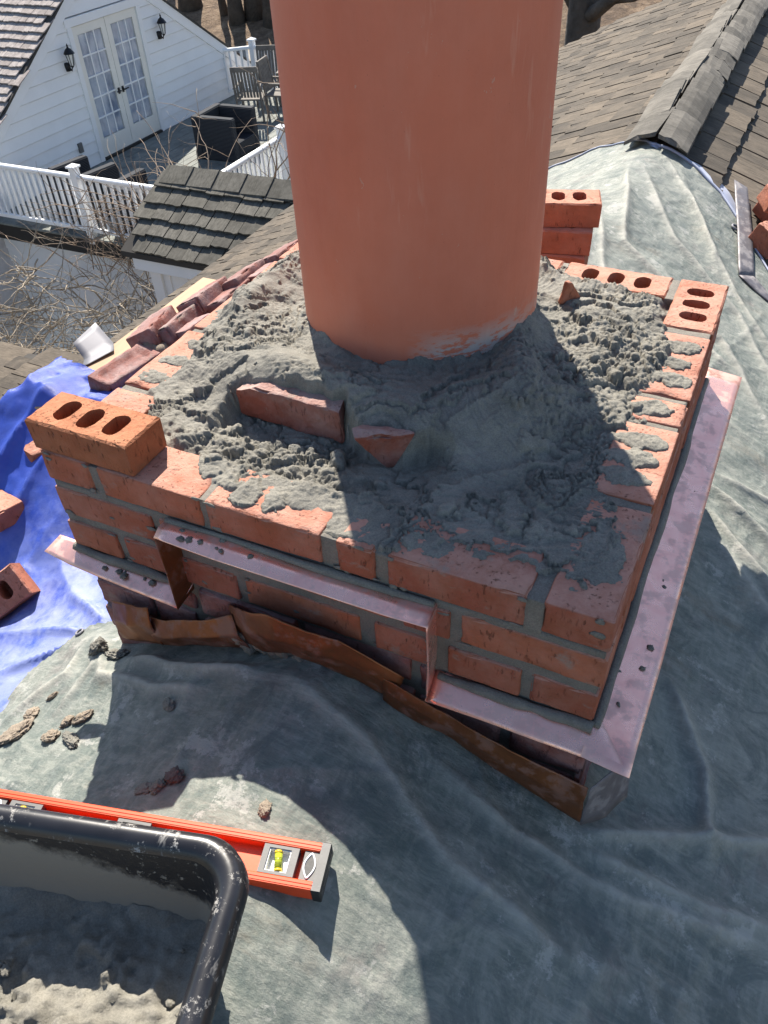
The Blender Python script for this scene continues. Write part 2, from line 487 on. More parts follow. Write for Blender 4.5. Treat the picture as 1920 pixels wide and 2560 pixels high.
simple('white_paint', (.80, .81, .82), .55, var=.03, sc=3, bump=.1)
simple('sheathing_gap_shade', (.58, .59, .61), .9)
simple('white_vinyl', (.84, .85, .86), .4, var=.02, sc=3, bump=.05)
simple('door_paint', (.78, .76, .70), .5, var=.03, sc=3, bump=.05)
simple('black_metal', (.012, .012, .014), .4, .3, .2)
simple('deck_wood', (.17, .18, .165), .85, var=.3, sc=3, bs=40, bump=.5, bd=.003)
simple('dark_fascia', (.03, .027, .024), .9)
simple('teak_grey', (.15, .135, .12), .85, var=.25, sc=12, bs=60, bump=.4)
simple('cushion', (.30, .28, .25), .95)
m = N('wicker')
wv = m.n('ShaderNodeTexWave', bands_direction='Z'); wv.inputs['Scale'].default_value = 14; m.L(m.pos, wv.inputs[0])
m.set('Base Color', m.ramp(wv.outputs['Fac'], [(.2, (.018, .02, .026)), (.8, (.05, .054, .062))])); m.set('Roughness', .85); m.set('Specular IOR Level', .15); m.bump(wv.outputs['Fac'], .6, .01)
m = N('pane')
m.set('Base Color', m.ramp(m.noise(1.6, 4, .6, m.mapping((1, 3, 1.2))), [(.35, (.16, .20, .28)), (.52, (.36, .41, .50)), (.75, (.52, .56, .62))]))
m.set('Roughness', .06); m.set('Specular IOR Level', .8)
m = N('lamp_glass'); m.set('Base Color', (.75, .76, .74, 1)); m.set('Roughness', .15)
simple('twig', (.27, .20, .145), .85, var=.3, sc=20, bump=.2)
simple('twig_pale', (.33, .275, .21), .85, var=.3, sc=20, bump=.2)
simple('bark', (.075, .062, .052), .95, var=.5, sc=2.5, bs=12, bump=.9, bd=.05)
m = N('leaf_litter')
a = m.ramp(m.noise(2.2, 9, .8), [(.36, (.10, .06, .035)), (.5, (.27, .175, .10)), (.62, (.45, .32, .21))])
c = m.mix(m.ramp(m.noise(.35, 5, .7), [(.4, 0), (.65, .6)]), a, (.12, .075, .045))
m.set('Base Color', c); m.set('Roughness', .95); m.bump(m.noise(4, 7, .75), 1.0, .5)
m = N('pavement')
m.set('Base Color', m.ramp(m.noise(.8, 7, .7), [(.3, (.20, .17, .13)), (.7, (.31, .27, .215))])); m.set('Roughness', .95); m.bump(m.noise(30, 4), .4, .02)
simple('grass_ground', (.20, .17, .12), .95, var=.3, sc=1.2, bs=14, bump=.8, bd=.05)
m = N('pine_board')
gr = m.noise(1, 4, .6, m.mapping((40, 2.5, 10)))
m.set('Base Color', m.ramp(gr, [(.3, (.34, .22, .125)), (.6, (.41, .275, .165)), (.8, (.46, .325, .205))])); m.set('Roughness', .75)
m = N('galvanised')
m.set('Base Color', (.20, .20, .22, 1)); m.set('Metallic', .3); m.set('Roughness', .65)
# level and tub
simple('orange_paint', (.80, .085, .018), .38, var=.06, sc=12, bs=200, bump=.06, bd=.0005)
simple('grey_plastic', (.13, .128, .125), .5, var=.12, sc=60, bs=400, bump=.2, bd=.0004)
simple('cap_black', (.018, .018, .02), .45, var=.3, sc=60, bs=300, bump=.2, bd=.0004)
simple('white_plastic', (.82, .82, .84), .35, var=.02, bump=0)
simple('cap_text', (.16, .15, .15), .5, bump=0)
simple('yellow_plastic', (.75, .50, .03), .4, bump=0)
m = N('vial'); m.set('Base Color', (.62, .72, .06, 1)); m.set('Roughness', .08); m.set('Transmission Weight', .45); m.set('IOR', 1.4)
m = N('tub_plastic')
sp = m.ramp(m.noise(46, 7, .8), [(.57, 0), (.61, 1)])
sg = m.ramp(m.noise(6, 3), [(.38, 0), (.62, 1)])
sk = m.ramp(m.noise(1, 5, .7, m.mapping((30, 8, 12), (.2, .4, .3))), [(.60, 0), (.70, 1)])
s_ = m.math('MAXIMUM', m.math('MULTIPLY', sp, sg), m.math('MULTIPLY', sk, .8))
m.set('Base Color', m.mix(s_, m.ramp(m.noise(14, 5), [(.3, (.011, .011, .013)), (.7, (.026, .026, .03))]), (.40, .38, .35)))
m.set('Roughness', m.math('ADD', m.math('MULTIPLY', s_, .5), .30)); m.bump(m.math('ADD', s_, m.math('MULTIPLY', m.noise(70, 4), .4)), .25, .001)
m = N('tub_inside')
sz = m.n('ShaderNodeSeparateXYZ'); m.L(m.pos, sz.inputs[0])
lvl = m.math('ADD', m.math('MULTIPLY', sz.outputs[2], -9.0), m.math('MULTIPLY', sz.outputs[0], -2.2))
lvl = m.math('ADD', lvl, m.math('MULTIPLY', m.noise(16, 6, .7), 1.1))
cake = m.ramp(m.math('ADD', lvl, -.35), [(.42, 0), (.62, 1)])
spk = m.ramp(m.noise(95, 4, .7), [(.60, 0), (.64, 1)])
s_ = m.math('MAXIMUM', cake, spk)
m.set('Base Color', m.mix(s_, (.016, .016, .018), (.24, .215, .17))); m.set('Roughness', m.math('ADD', m.math('MULTIPLY', s_, .4), .4)); m.bump(m.math('ADD', s_, m.noise(90, 4)), .4, .002)

# ------------------------------------------------------------------ brick shapes
def solid_brick(L, W, H, seed, r=.004, rough=.0009, chip=.004, cell=.012):
    """rounded box, origin at its lower left front corner"""
    def lin(a):
        n = max(1, int(round((a - 2 * r) / cell)))
        return [0.0, r * .35] + [r + (a - 2 * r) * i / n for i in range(n + 1)] + [a - r * .35, a]
    X, Y, Z = lin(L), lin(W), lin(H)
    idx = {}; V = []; F = []
    def vid(i, j, k):
        key = (i, j, k)
        if key not in idx: idx[key] = len(V); V.append((X[i], Y[j], Z[k]))
        return idx[key]
    nx, ny, nz = len(X) - 1, len(Y) - 1, len(Z) - 1
    for i in range(nx):
        for j in range(ny):
            F.append((vid(i, j, 0), vid(i, j + 1, 0), vid(i + 1, j + 1, 0), vid(i + 1, j, 0)))
            F.append((vid(i, j, nz), vid(i + 1, j, nz), vid(i + 1, j + 1, nz), vid(i, j + 1, nz)))
    for i in range(nx):
        for k in range(nz):
            F.append((vid(i, 0, k), vid(i + 1, 0, k), vid(i + 1, 0, k + 1), vid(i, 0, k + 1)))
            F.append((vid(i, ny, k), vid(i, ny, k + 1), vid(i + 1, ny, k + 1), vid(i + 1, ny, k)))
    for j in range(ny):
        for k in range(nz):
            F.append((vid(0, j, k), vid(0, j, k + 1), vid(0, j + 1, k + 1), vid(0, j + 1, k)))
            F.append((vid(nx, j, k), vid(nx, j + 1, k), vid(nx, j + 1, k + 1), vid(nx, j, k + 1)))
    V = np.array(V)
    dim = np.array([L, W, H])
    q = np.clip(V, r, dim - r)
    d = V - q
    ln = np.linalg.norm(d, axis=1, keepdims=True); ln[ln == 0] = 1
    V = q + d / ln * r
    edge = (np.abs(d) > 1e-6).sum(1)          # 1 on faces, 2 on edges, 3 corners
    s = seed * 3.7
    nrm = d / ln
    nz_ = fbm(V[:, 0] * 45 + s, V[:, 1] * 45 - s, V[:, 2] * 45, 3, 3)
    V = V + nrm * (nz_ * rough)[:, None]
    ch = np.maximum(0, fbm(V[:, 0] * 28 - s, V[:, 1] * 28 + s, V[:, 2] * 28 + s, 3, 11) - .12) * 3
    ctr = dim / 2
    inward = (ctr - V); inward /= np.linalg.norm(inward, axis=1, keepdims=True)
    V = V + inward * (np.where(edge >= 2, 1, 0) * np.minimum(ch, 1.2) * chip)[:, None]
    return V, F

def slot_loop(cx, cy, a, b, n=7, seed=0):
    """stadium slot: half length b along y, half width a along x"""
    P = []
    for k in range(n + 1):
        t = math.pi * k / n
        P.append((cx + a * math.cos(t), cy + (b - a) + a * math.sin(t)))
    for k in range(n + 1):
        t = math.pi + math.pi * k / n
        P.append((cx + a * math.cos(t), cy - (b - a) + a * math.sin(t)))
    rr = random.Random(seed)
    return [(x + rr.uniform(-.0006, .0006), y + rr.uniform(-.0006, .0006)) for x, y in P]

def cored_brick(L, W, H, seed, slots=3):
    rr = random.Random(seed)
    r = .0035
    n1 = 14; n2 = 7
    def outline(ins, jit):
        P = []
        for k in range(n1): P.append((ins + (L - 2 * ins) * k / n1, ins))
        for k in range(n2): P.append((L - ins, ins + (W - 2 * ins) * k / n2))
        for k in range(n1): P.append((L - ins - (L - 2 * ins) * k / n1, W - ins))
        for k in range(n2): P.append((ins, W - ins - (W - 2 * ins) * k / n2))
        return [(x + rr.uniform(-jit, jit), y + rr.uniform(-jit, jit)) for x, y in P]
    top = outline(r, .0010); mid = outline(0, .0006); bot = outline(.001, .0006)
    loops = [slot_loop(L * (i + 1) / (slots + 1), W / 2 + rr.uniform(-.002, .002), .0160, .0262, seed=seed * 7 + i) for i in range(slots)]
    pts = [Vector(p) for p in top]; n = len(top)
    edges = [(i, (i + 1) % n) for i in range(n)]
    for lp in loops:
        b = len(pts); pts += [Vector(p) for p in lp]; edges += [(b + i, b + (i + 1) % len(lp)) for i in range(len(lp))]
    for _ in range(70):
        x, y = rr.uniform(.008, L - .008), rr.uniform(.008, W - .008)
        if all(abs(x - L * (i + 1) / (slots + 1)) > .0205 or abs(y - W / 2) > .03 for i in range(slots)): pts.append(Vector((x, y)))
    vo, eo, fo, ov, oe, of = delaunay_2d_cdt(pts, edges, [], 1, 1e-6)
    def in_slot(f):
        cx = sum(vo[i].x for i in f) / len(f); cy = sum(vo[i].y for i in f) / len(f)
        for lp in loops:
            c = False
            for a, b in zip(lp, lp[1:] + lp[:1]):
                if (a[1] > cy) != (b[1] > cy) and cx < (b[0] - a[0]) * (cy - a[1]) / (b[1] - a[1]) + a[0]: c = not c
            if c: return True
        return False
    fo = [f for f in fo if not in_slot(f)]
    V = [(v.x, v.y, H + rr.uniform(-.0008, .0005)) for v in vo]
    F = [tuple(f) for f in fo]
    # which output vertex stands for which input vertex
    back = {}
    for i, lst in enumerate(ov):
        for k in lst: back[k] = i
    ring = [back[i] for i in range(n)]
    m0 = len(V); V += [(x, y, H - r) for x, y in mid]
    b0 = len(V); V += [(x, y, .0) for x, y in bot]
    for i in range(n):
        j = (i + 1) % n
        F.append((ring[i], m0 + i, m0 + j, ring[j])); F.append((m0 + i, b0 + i, b0 + j, m0 + j))
    F.append(tuple(b0 + i for i in range(n))[::-1])
    k = n
    for lp in loops:
        lb = len(V); V += [(x, y, .004) for x, y in lp]
        for i in range(len(lp)):
            j = (i + 1) % len(lp)
            F.append((back[k + i], back[k + j], lb + j, lb + i))
        F.append(tuple(lb + i for i in range(len(lp))))
        k += len(lp)
    me = bpy.data.meshes.new('b'); me.from_pydata(V, [], F)
    bm = bmesh.new(); bm.from_mesh(me); bmesh.ops.recalc_face_normals(bm, faces=bm.faces)
    bm.verts.index_update()
    V = [tuple(v.co) for v in bm.verts]; F = [tuple(v.index for v in f.verts) for f in bm.faces]
    bm.free(); bpy.data.meshes.remove(me)
    return np.array(V), F

def place(V, loc, rz=0.0, rx=0.0, ry=0.0, pivot=(0, 0, 0)):
    mt = Matrix.Translation(Vector(loc)) @ Matrix.Rotation(rz, 4, 'Z') @ Matrix.Rotation(ry, 4, 'Y') @ Matrix.Rotation(rx, 4, 'X') @ Matrix.Translation(-Vector(pivot))
    A = np.array(mt)
    return V @ A[:3, :3].T + A[:3, 3]

def broken_brick(L, W, H, seed, cuts):
    V, F = solid_brick(L, W, H, seed, .004, .0012, .006, .010)
    me = bpy.data.meshes.new('b'); me.from_pydata([tuple(v) for v in V], [], F)
    bm = bmesh.new(); bm.from_mesh(me)
    for co, no in cuts:
        g = bm.verts[:] + bm.edges[:] + bm.faces[:]
        res = bmesh.ops.bisect_plane(bm, geom=g, plane_co=co, plane_no=no, clear_outer=True)
        ed = [e for e in res['geom_cut'] if isinstance(e, bmesh.types.BMEdge)]
        f = bmesh.ops.triangle_fill(bm, use_beauty=True, edges=ed)
        fs = [x for x in f['geom'] if isinstance(x, bmesh.types.BMFace)]
        fe = list({e for x in fs for e in x.edges if len([q for q in e.link_faces if q in fs]) == 2})
        bmesh.ops.subdivide_edges(bm, edges=fe, cuts=1)
    bmesh.ops.recalc_face_normals(bm, faces=bm.faces)
    bm.verts.index_update()
    V = np.array([tuple(v.co) for v in bm.verts]); F = [tuple(v.index for v in f.verts) for f in bm.faces]
    bm.free(); bpy.data.meshes.remove(me)
    V = V + .0022 * np.stack([fbm(V[:, 0] * 70 + seed, V[:, 1] * 70, V[:, 2] * 70, 2, 5), fbm(V[:, 0] * 70, V[:, 1] * 70 + seed, V[:, 2] * 70, 2, 6), fbm(V[:, 0] * 70, V[:, 1] * 70, V[:, 2] * 70 + seed, 2, 8)], 1)
    return V, F

def rock(size, seed, sub=3, amp=.35, freq=1.6):
    bm = bmesh.new(); bmesh.ops.create_icosphere(bm, subdivisions=sub, radius=1.0)
    bm.verts.index_update()
    V = np.array([tuple(v.co) for v in bm.verts]); F = np.array([[v.index for v in f.verts] for f in bm.faces]); bm.free()
    d = fbm(V[:, 0] * freq + seed * 5.1, V[:, 1] * freq - seed * 2.3, V[:, 2] * freq, 4, seed, .6)
    V = V * (1 + amp * d * 1.6)[:, None]
    return V * np.array(size), F

# ------------------------------------------------------------------ main roof, tarps (the ground of this scene)
RX, RZ, SL = .5, -.285, .48           # ridge line x, z and slope
def roof_z(x): return RZ - SL * np.abs(np.asarray(x) - RX)

def crease(X, Y, pts, amp, w):
    h = np.zeros_like(X)
    n = len(pts)
    best = np.full(X.shape, 1e9); tpos = np.zeros_like(X); tot = 0
    segs = []
    for (a, b) in zip(pts[:-1], pts[1:]):
        l = math.hypot(b[0] - a[0], b[1] - a[1]); segs.append((a, b, tot, l)); tot += l
    for a, b, t0, l in segs:
        ux, uy = (b[0] - a[0]) / l, (b[1] - a[1]) / l
        t = np.clip((X - a[0]) * ux + (Y - a[1]) * uy, 0, l)
        d = np.hypot(X - a[0] - t * ux, Y - a[1] - t * uy)
        m_ = d < best
        best = np.where(m_, d, best); tpos = np.where(m_, (t0 + t) / tot, tpos)
    sf_ = .0055 if amp > .005 else .002
    best = np.sqrt(best ** 2 + sf_ ** 2) - sf_
    return amp * np.exp(-(best / w) ** .95) * np.clip(np.minimum(tpos, 1 - tpos) * 5 + .25, 0, 1)

CREASES = [  # plan polyline, height, width
 ([(.44, 2.4), (.58, 1.75), (.93, 1.55), (1.15, 1.25)], .016, .012),
 ([(.50, 2.35), (.70, 1.95), (.95, 1.75), (1.3, 1.2)], .014, .011),
 ([(.62, 2.45), (.83, 2.0), (1.0, 1.75), (1.5, 1.2)], .015, .010),
 ([(.40, 2.1), (.55, 1.6), (.62, 1.35)], .012, .010),
 ([(.55, 2.5), (.74, 2.2), (.86, 1.9)], .011, .009),
 ([(.35, 2.3), (.52, 1.5), (.72, 1.2), (1.0, 1.08)], .011, .011),
 ([(.70, 1.75), (.86, 1.52), (1.0, 1.42)], .008, .008),
 ([(.66, 1.5), (.80, 1.30), (1.05, 1.20)], .009, .009),
 ([(.98, .95), (1.12, .90), (1.4, .75)], .022, .014),
 ([(1.0, .86), (1.16, .74), (1.35, .55)], .020, .013),
 ([(1.02, .80), (1.25, .60), (1.6, .3)], .012, .018),
 ([(1.0, 1.0), (1.15, 1.02), (1.4, .93)], .013, .010),
 ([(1.02, .35), (1.12, .22), (1.15, .05)], .016, .012),
 ([(.95, -.03), (1.08, .06), (1.3, .19)], .020, .012),
 ([(.95, -.05), (1.15, -.02), (1.4, .06)], .017, .011),
 ([(.70, -.06), (.86, -.09), (1.05, -.08), (1.3, .0)], .012, .010),
 ([(.42, -.05), (.62, -.10), (.8, -.19), (1.0, -.22)], .009, .010),
 ([(.06, -.04), (.22, -.065), (.42, -.06)], .022, .013),
 ([(-.08, .03), (.03, -.08), (.2, -.11), (.33, -.10)], .016, .010),
 ([(-.10, .02), (-.08, -.08), (-.16, -.2)], .012, .009),
 ([(-.09, .03), (-.02, -.06), (-.02, -.16)], .010, .008),
 ([(.86, -.16), (.70, -.60)], .004, .010), ([(1.05, -.10), (.93, -.6)], .004, .010), ([(.55, -.16), (.60, -.45)], .004, .010),
 ([(.70, -.30), (1.25, -.12)], .004, .010), ([(1.18, -.02), (1.08, -.5)], .004, .010), ([(.62, -.42), (1.1, -.34)], .003, .010),
 ([(1.03, 1.9), (.90, 1.3)], .004, .010), ([(1.25, 1.2), (1.15, .4)], .004, .010),
]
_cr = random.Random(17)
for _i in range(90):
    _x, _y = _cr.uniform(-.1, 1.35), _cr.choice([_cr.uniform(-.6, 0), _cr.uniform(-.6, 1.0), _cr.uniform(1.0, 2.4)])
    _a = _cr.choice([.35, .5, -1.0, 1.9, -.6]) + _cr.uniform(-.25, .25); _l = _cr.uniform(.06, .28)
    CREASES.append(([(_x, _y), (_x + _l * math.cos(_a), _y + _l * math.sin(_a))], _cr.uniform(.0012, .0032), .005))
def tarp_base(X, Y):
    w = np.where(X < RX, .045, .045 + .085 * sstep(-.08, -.22, Y))
    return .030 * np.exp(-((X - .655) / .11) ** 2 - ((Y + .39) / .17) ** 2) - .272 - .013 * sstep(-.06, -.2, Y) - SL * (np.sqrt((X - RX) ** 2 + w * w) - w)
def tarp_folds(X, Y):
    z = .010 * fbm(X * 3.1, Y * 3.1, 0, 3, 21) + .0045 * fbm(X * 9 + Y * 5, Y * 9 - X * 5, 0, 3, 22) + .0016 * (1 - np.abs(fbm(X * 22 - Y * 9, Y * 13 + X * 9, 0, 3, 23)) * 2)
    wear = np.zeros_like(X)
    Xw = X + .009 * fbm(X * 8, Y * 8, 0, 2, 24); Yw = Y + .009 * fbm(X * 8 + 5, Y * 8, 0, 2, 25)
    for pts, a, w in CREASES:
        c = crease(Xw, Yw, pts, a * 1.25, w)
        z = z + c; wear = np.maximum(wear, (c / a / 1.25) ** 1.6 * (1 if a > .006 else .22))
    fl = 1 - .85 * sstep(.10, .0, np.abs(Y + .33)) * sstep(.9, .7, X) * sstep(.1, .2, X)
    return z * fl, wear
def tarp_z(X, Y):
    return tarp_base(X, Y) + tarp_folds(X, Y)[0]

def tarp_at(x, y):
    return float(tarp_z(np.array([float(x)]), np.array([float(y)]))[0])

def field(name, xs, ys, zf, keep, mat, parent=None, smooth=True):
    X, Y = np.meshgrid(xs, ys, indexing='ij')
    Z = zf(X, Y)
    V = np.stack([X, Y, Z], -1).reshape(-1, 3)
    F = grid_faces(len(xs), len(ys))
    c = V[F].mean(1)
    k = keep(c[:, 0], c[:, 1])
    F = F[k]
    used = np.unique(F); remap = -np.ones(len(V), int); remap[used] = np.arange(len(used))
    return mo(name, V[used], remap[F], mat, parent, smooth)

# green tarp
gt_root = thing('green_tarp', (1.0, -.2, -.5), 'dusty grey green tarpaulin spread over the roof ridge around the chimney', 'tarpaulin')
_bx = [-.3, .02, .076, .247, .418, .494, .646, .772, .86, .97, 1.1, 1.3, 1.6, 2.6]
_by = [2.2, 2.74, 2.755, 2.80, 2.70, 2.585, 2.57, 2.48, 2.37, 2.2, 2.0, 1.9, 1.9, 1.9]
def green_keep(x, y):
    inside = (x > .035) & (x < .895) & (y > .035) & (y < .925)
    back = y < np.interp(x, _bx, _by) + .012 * fbm(x * 6, y * 0, 0, 2, 4)
    lf = np.interp(y, [-1.7, -.6, -.185, -.076, .02, .06, .075, .1, .9, 1.0, 2.8], [-.35, -.28, -.205, -.215, -.175, -.15, -.09, .02, .02, -.1, -.05])
    return (~inside) & back & (x > lf)
xs = np.concatenate([np.arange(-.4, 1.36, .0065), np.arange(1.36, 2.6, .03)])
ys = np.concatenate([np.arange(-1.6, -.66, .03), np.arange(-.66, 1.3, .0065), np.arange(1.3, 2.9, .0075)])
gsheet = field('sheet', xs, ys, tarp_z, green_keep, 'tarp_green', gt_root)
_co = np.zeros(len(gsheet.data.vertices) * 3); gsheet.data.vertices.foreach_get('co', _co); _co = _co.reshape(-1, 3) + np.array(gt_root.location)
_at = gsheet.data.attributes.new('wear', 'FLOAT', 'POINT'); _at.data.foreach_set('value', tarp_folds(_co[:, 0], _co[:, 1])[1].astype(np.float32))
# rolled hem along the far edge, lighter blue-grey
mb = MB()
hp = [(x, np.interp(x, _bx, _by) - .004) for x in np.linspace(.03, 1.05, 60)]
mb.tube([(x, y, tarp_at(x, y) + .004) for x, y in hp], [.0035 + .002 * float(sstep(.3, .55, x)) * float(sstep(.95, .75, x)) for x, y in hp], 8)
mb.obj('hem', 'tarp_hem', gt_root, True)
# grey-blue underlay peeping out behind the hem on the right
ux = np.linspace(.47, 1.0, 40)
V = []; 
for x in ux:
    y0 = np.interp(x, _bx, _by)
    wd = .12 * math.sin(math.pi * (x - .47) / .53) + .01
    for k in range(4):
        yy = y0 - .03 + (wd + .03) * k / 3; xx = x + .03 * k / 3
        V.append((xx, yy, float(roof_z(xx)) + .022 - .004 * (k - 1) ** 2))
o = mo('underlay', V, grid_faces(40, 4), 'tarp_hem', gt_root, True)
# eyelet at the gathered corner
def ring(c, r, t, nrm, name, mat, parent):
    q = Vector((0, 0, 1)).rotation_difference(Vector(nrm))
    mb = MB(); pts = []
    for k in range(17):
        a = 2 * math.pi * k / 16; pts.append(Vector(c) + q @ Vector((r * math.cos(a), r * math.sin(a), 0)))
    mb.tube(pts, t, 8, False); return mb.obj(name, mat, parent, True)
ring((-.158, .035, tarp_at(-.158, .035) + .004), .0085, .0028, (-.43, 0, .9), 'eyelet', 'galvanised', gt_root)
ring((.86, 2.30, tarp_at(.86, 2.30) + .006), .014, .004, (.43, 0, .9), 'eyelet', 'galvanised', gt_root)

# blue tarp, draped from the roof slope up over the plank end
def blue_z(X, Y):
    base = -.284 - SL * np.abs(X - RX)
    dx = np.maximum(0, np.maximum(-.86 - X, X + .50)); dy = np.maximum(0, np.maximum(.66 - Y, Y - 1.4))
    d = np.hypot(dx, dy)
    drape = -.478 - .75 * d
    k = 14.0
    z = np.log(np.exp(k * base) + np.exp(k * drape)) / k
    r = np.hypot(X + .10, Y - .06); th = np.arctan2(Y - .06, -(X + .10))
    z = z + .030 * np.minimum(1, r / .12) * np.exp(-r / .6) * (1 - np.abs(np.sin(th * 5.5 + .9 * fbm(X * 4, Y * 4, 0, 2, 31)))) ** 2.2 * sstep(1.2, .7, th)
    fo = (X + .55 - .33 * (Y - .4)) * 21 + .7 * fbm(X * 3, Y * 2, 0, 2, 33)
    z = z + .034 * (1 - np.abs(np.sin(fo))) ** 1.5 * sstep(-.42, -.60, X) * sstep(-.05, .2, Y) * sstep(.75, .55, Y) * (.6 + .6 * fbm(X * 2, Y * 3, 0, 2, 34))
    cr = 1 - np.abs(fbm(X * 6 - Y * 3, Y * 8 + X * 2, 0, 3, 35)) * 2.2
    z = z + .018 * np.clip(cr, -1, 1) * sstep(.45, .65, Y) + .004 * (1 - np.abs(fbm(X * 15, Y * 15, 0, 3, 36)) * 2)
    return z
bt_root = thing('blue_tarp', (-.5, .3, -.75), 'bright blue tarpaulin bunched beside the chimney under the loose bricks', 'tarpaulin')
def blue_keep(x, y):
    return (y < .80 + .03 * fbm(x * 7, x * 0, 0, 2, 8) + .10 * sstep(-.7, -1.2, x)) & (x < .03) & ~((x > -.16) & (y < -.1)) & ~((x > -.02) & (y > .0))
field('sheet', np.arange(-2.2, .04, .008), np.arange(-.7, .95, .0075), blue_z, blue_keep, 'tarp_blue', bt_root)

# ------------------------------------------------------------------ chimney
CW, CD = .93, .958
ch = thing('chimney', (CW / 2, CD / 2, -.75), 'square red brick chimney stack with a fresh mortar bed on top', 'chimney')
PITCH = .0745; BH = .058
bseed = [0]
def put_brick(x0, x1, y0, y1, ztop, mat, jit=.0012, slots=False, along='x', H=BH, rough=.0009, chip=.004):
    bseed[0] += 1
    rr = random.Random(bseed[0])
    L, W = x1 - x0, y1 - y0
    if slots:
        if along == 'x': V, F = cored_brick(L, W, H, bseed[0]); V = place(V, (x0, y0, ztop - H))
        else:
            V, F = cored_brick(W, L, H, bseed[0]); V = place(V, (x1, y0, ztop - H), math.pi / 2)
    else:
        V, F = solid_brick(L, W, H, bseed[0], rough=rough, chip=chip)
        V = place(V, (x0 + L / 2 + rr.uniform(-jit, jit), y0 + W / 2 + rr.uniform(-jit, jit), ztop - H + rr.uniform(-jit, jit)), rr.uniform(-.006, .006), rr.uniform(-.008, .008), rr.uniform(-.006, .006), (L / 2, W / 2, 0))
    root = Vector((x0 + L / 2, y0 + W / 2, ztop - H))
    o = mo('brick', V - np.array(root), F, mat, None, False, True)
    o.parent = ch; o.location = root - ch.location
    me = o.data
    me.polygons.foreach_set('use_smooth', np.ones(len(me.polygons), dtype=bool)) if not slots else None
    return o

fronts = [
 [(0, .098), (.113, .309), (.321, .517), (.543, .602), (.62, .817), (.839, .93)],
 [(0, .2), (.215, .41), (.425, .62), (.64, .712), (.728, .93)],
 [(0, .106), (.123, .222), (.24, .348), (.362, .568), (.593, .69), (.711, .821), (.837, .93)],
 [(0.004, .122), (.138, .242), (.256, .444), (.46, .65), (.665, .75), (.765, .93)],
 [(0.006, .13), (.142, .232), (.248, .44), (.455, .65), (.665, .80), (.815, .93)],
 [(0.002, .19), (.205, .40), (.415, .60), (.615, .74), (.755, .93)],
 [(0.004, .10), (.115, .30), (.315, .5), (.515, .7), (.715, .82), (.838, .93)],
]
W_ = .092
def split(a, b, L, rr):
    out = []; p = a
    while p < b - .05:
        q = min(b, p + L + rr.uniform(-.006, .006))
        if b - q < .06: q = b
        out.append((p, q)); p = q + .0145
    return out
TOPGAPS = []
def gaps_of(L):
    L = sorted(L); return [(a[1], b[0]) for a, b in zip(L[:-1], L[1:])]
for k, row in enumerate(fronts):
    zt = -k * PITCH
    new = k < 3
    mt = 'brick' if new else 'brick_old'
    jit = .0014 if new else .005
    A = (k % 2 == 0)
    rg = .0009 if new else .002; cp = .0035 if new else .009
    rr = random.Random(50 + k)
    for i, (a, b) in enumerate(row):
        first, last = i == 0, i == len(row) - 1
        dep = W_
        if A and first: dep = .2
        if A and last: dep = .222
        put_brick(a, b, 0 + (0 if new else rr.uniform(0, .006)), dep, zt, mt, jit, rough=rg, chip=cp)
    # right side
    if k == 0: side = [(.24, .428), (.440, .508), (.520, .737)]
    else: side = split(.237 if A else W_ + .015, CD - .216 if A else CD - W_ - .015, .2, rr)
    if k == 0: TOPGAPS.append((gaps_of(row), 'front')); TOPGAPS.append((gaps_of([(0, .222), (.755, CD)] + side), 'right'))
    for (a, b) in side: put_brick(CW - W_, CW, a, b, zt, mt, jit, rough=rg, chip=cp)
    if A: put_brick(CW - W_, CW, .755 if k == 0 else CD - .2, CD, zt, mt, jit, slots=(k == 0), along='y')
    # left side
    side = split(.215 if A else W_ + .015, CD - .216 if A else CD - W_ - .015, .2, rr)
    if k == 0: TOPGAPS.append((gaps_of([(0, .2), (CD - .2, CD)] + side), 'left'))
    for (a, b) in side: put_brick(0, W_, a, b, zt, mt, jit, rough=rg, chip=cp)
    if A: put_brick(0, W_, CD - .2, CD, zt, mt, jit)
    # back
    if k == 0: back = [(.607, .822), (.39, .594), (.19, .375), (.107, .176)]
    elif A: back = split(W_ + .015, CW - W_ - .015, .2, rr)
    if k == 0: TOPGAPS.append((gaps_of(back + [(0, .092), (.838, CW)]), 'back'))
    elif A: pass
    else: back = split(0, CW, .2, rr)
    for j, (a, b) in enumerate(back):
        put_brick(a, b, CD - W_, CD, zt, mt, jit, slots=(k == 0 and j in (0, 1)), along='x')

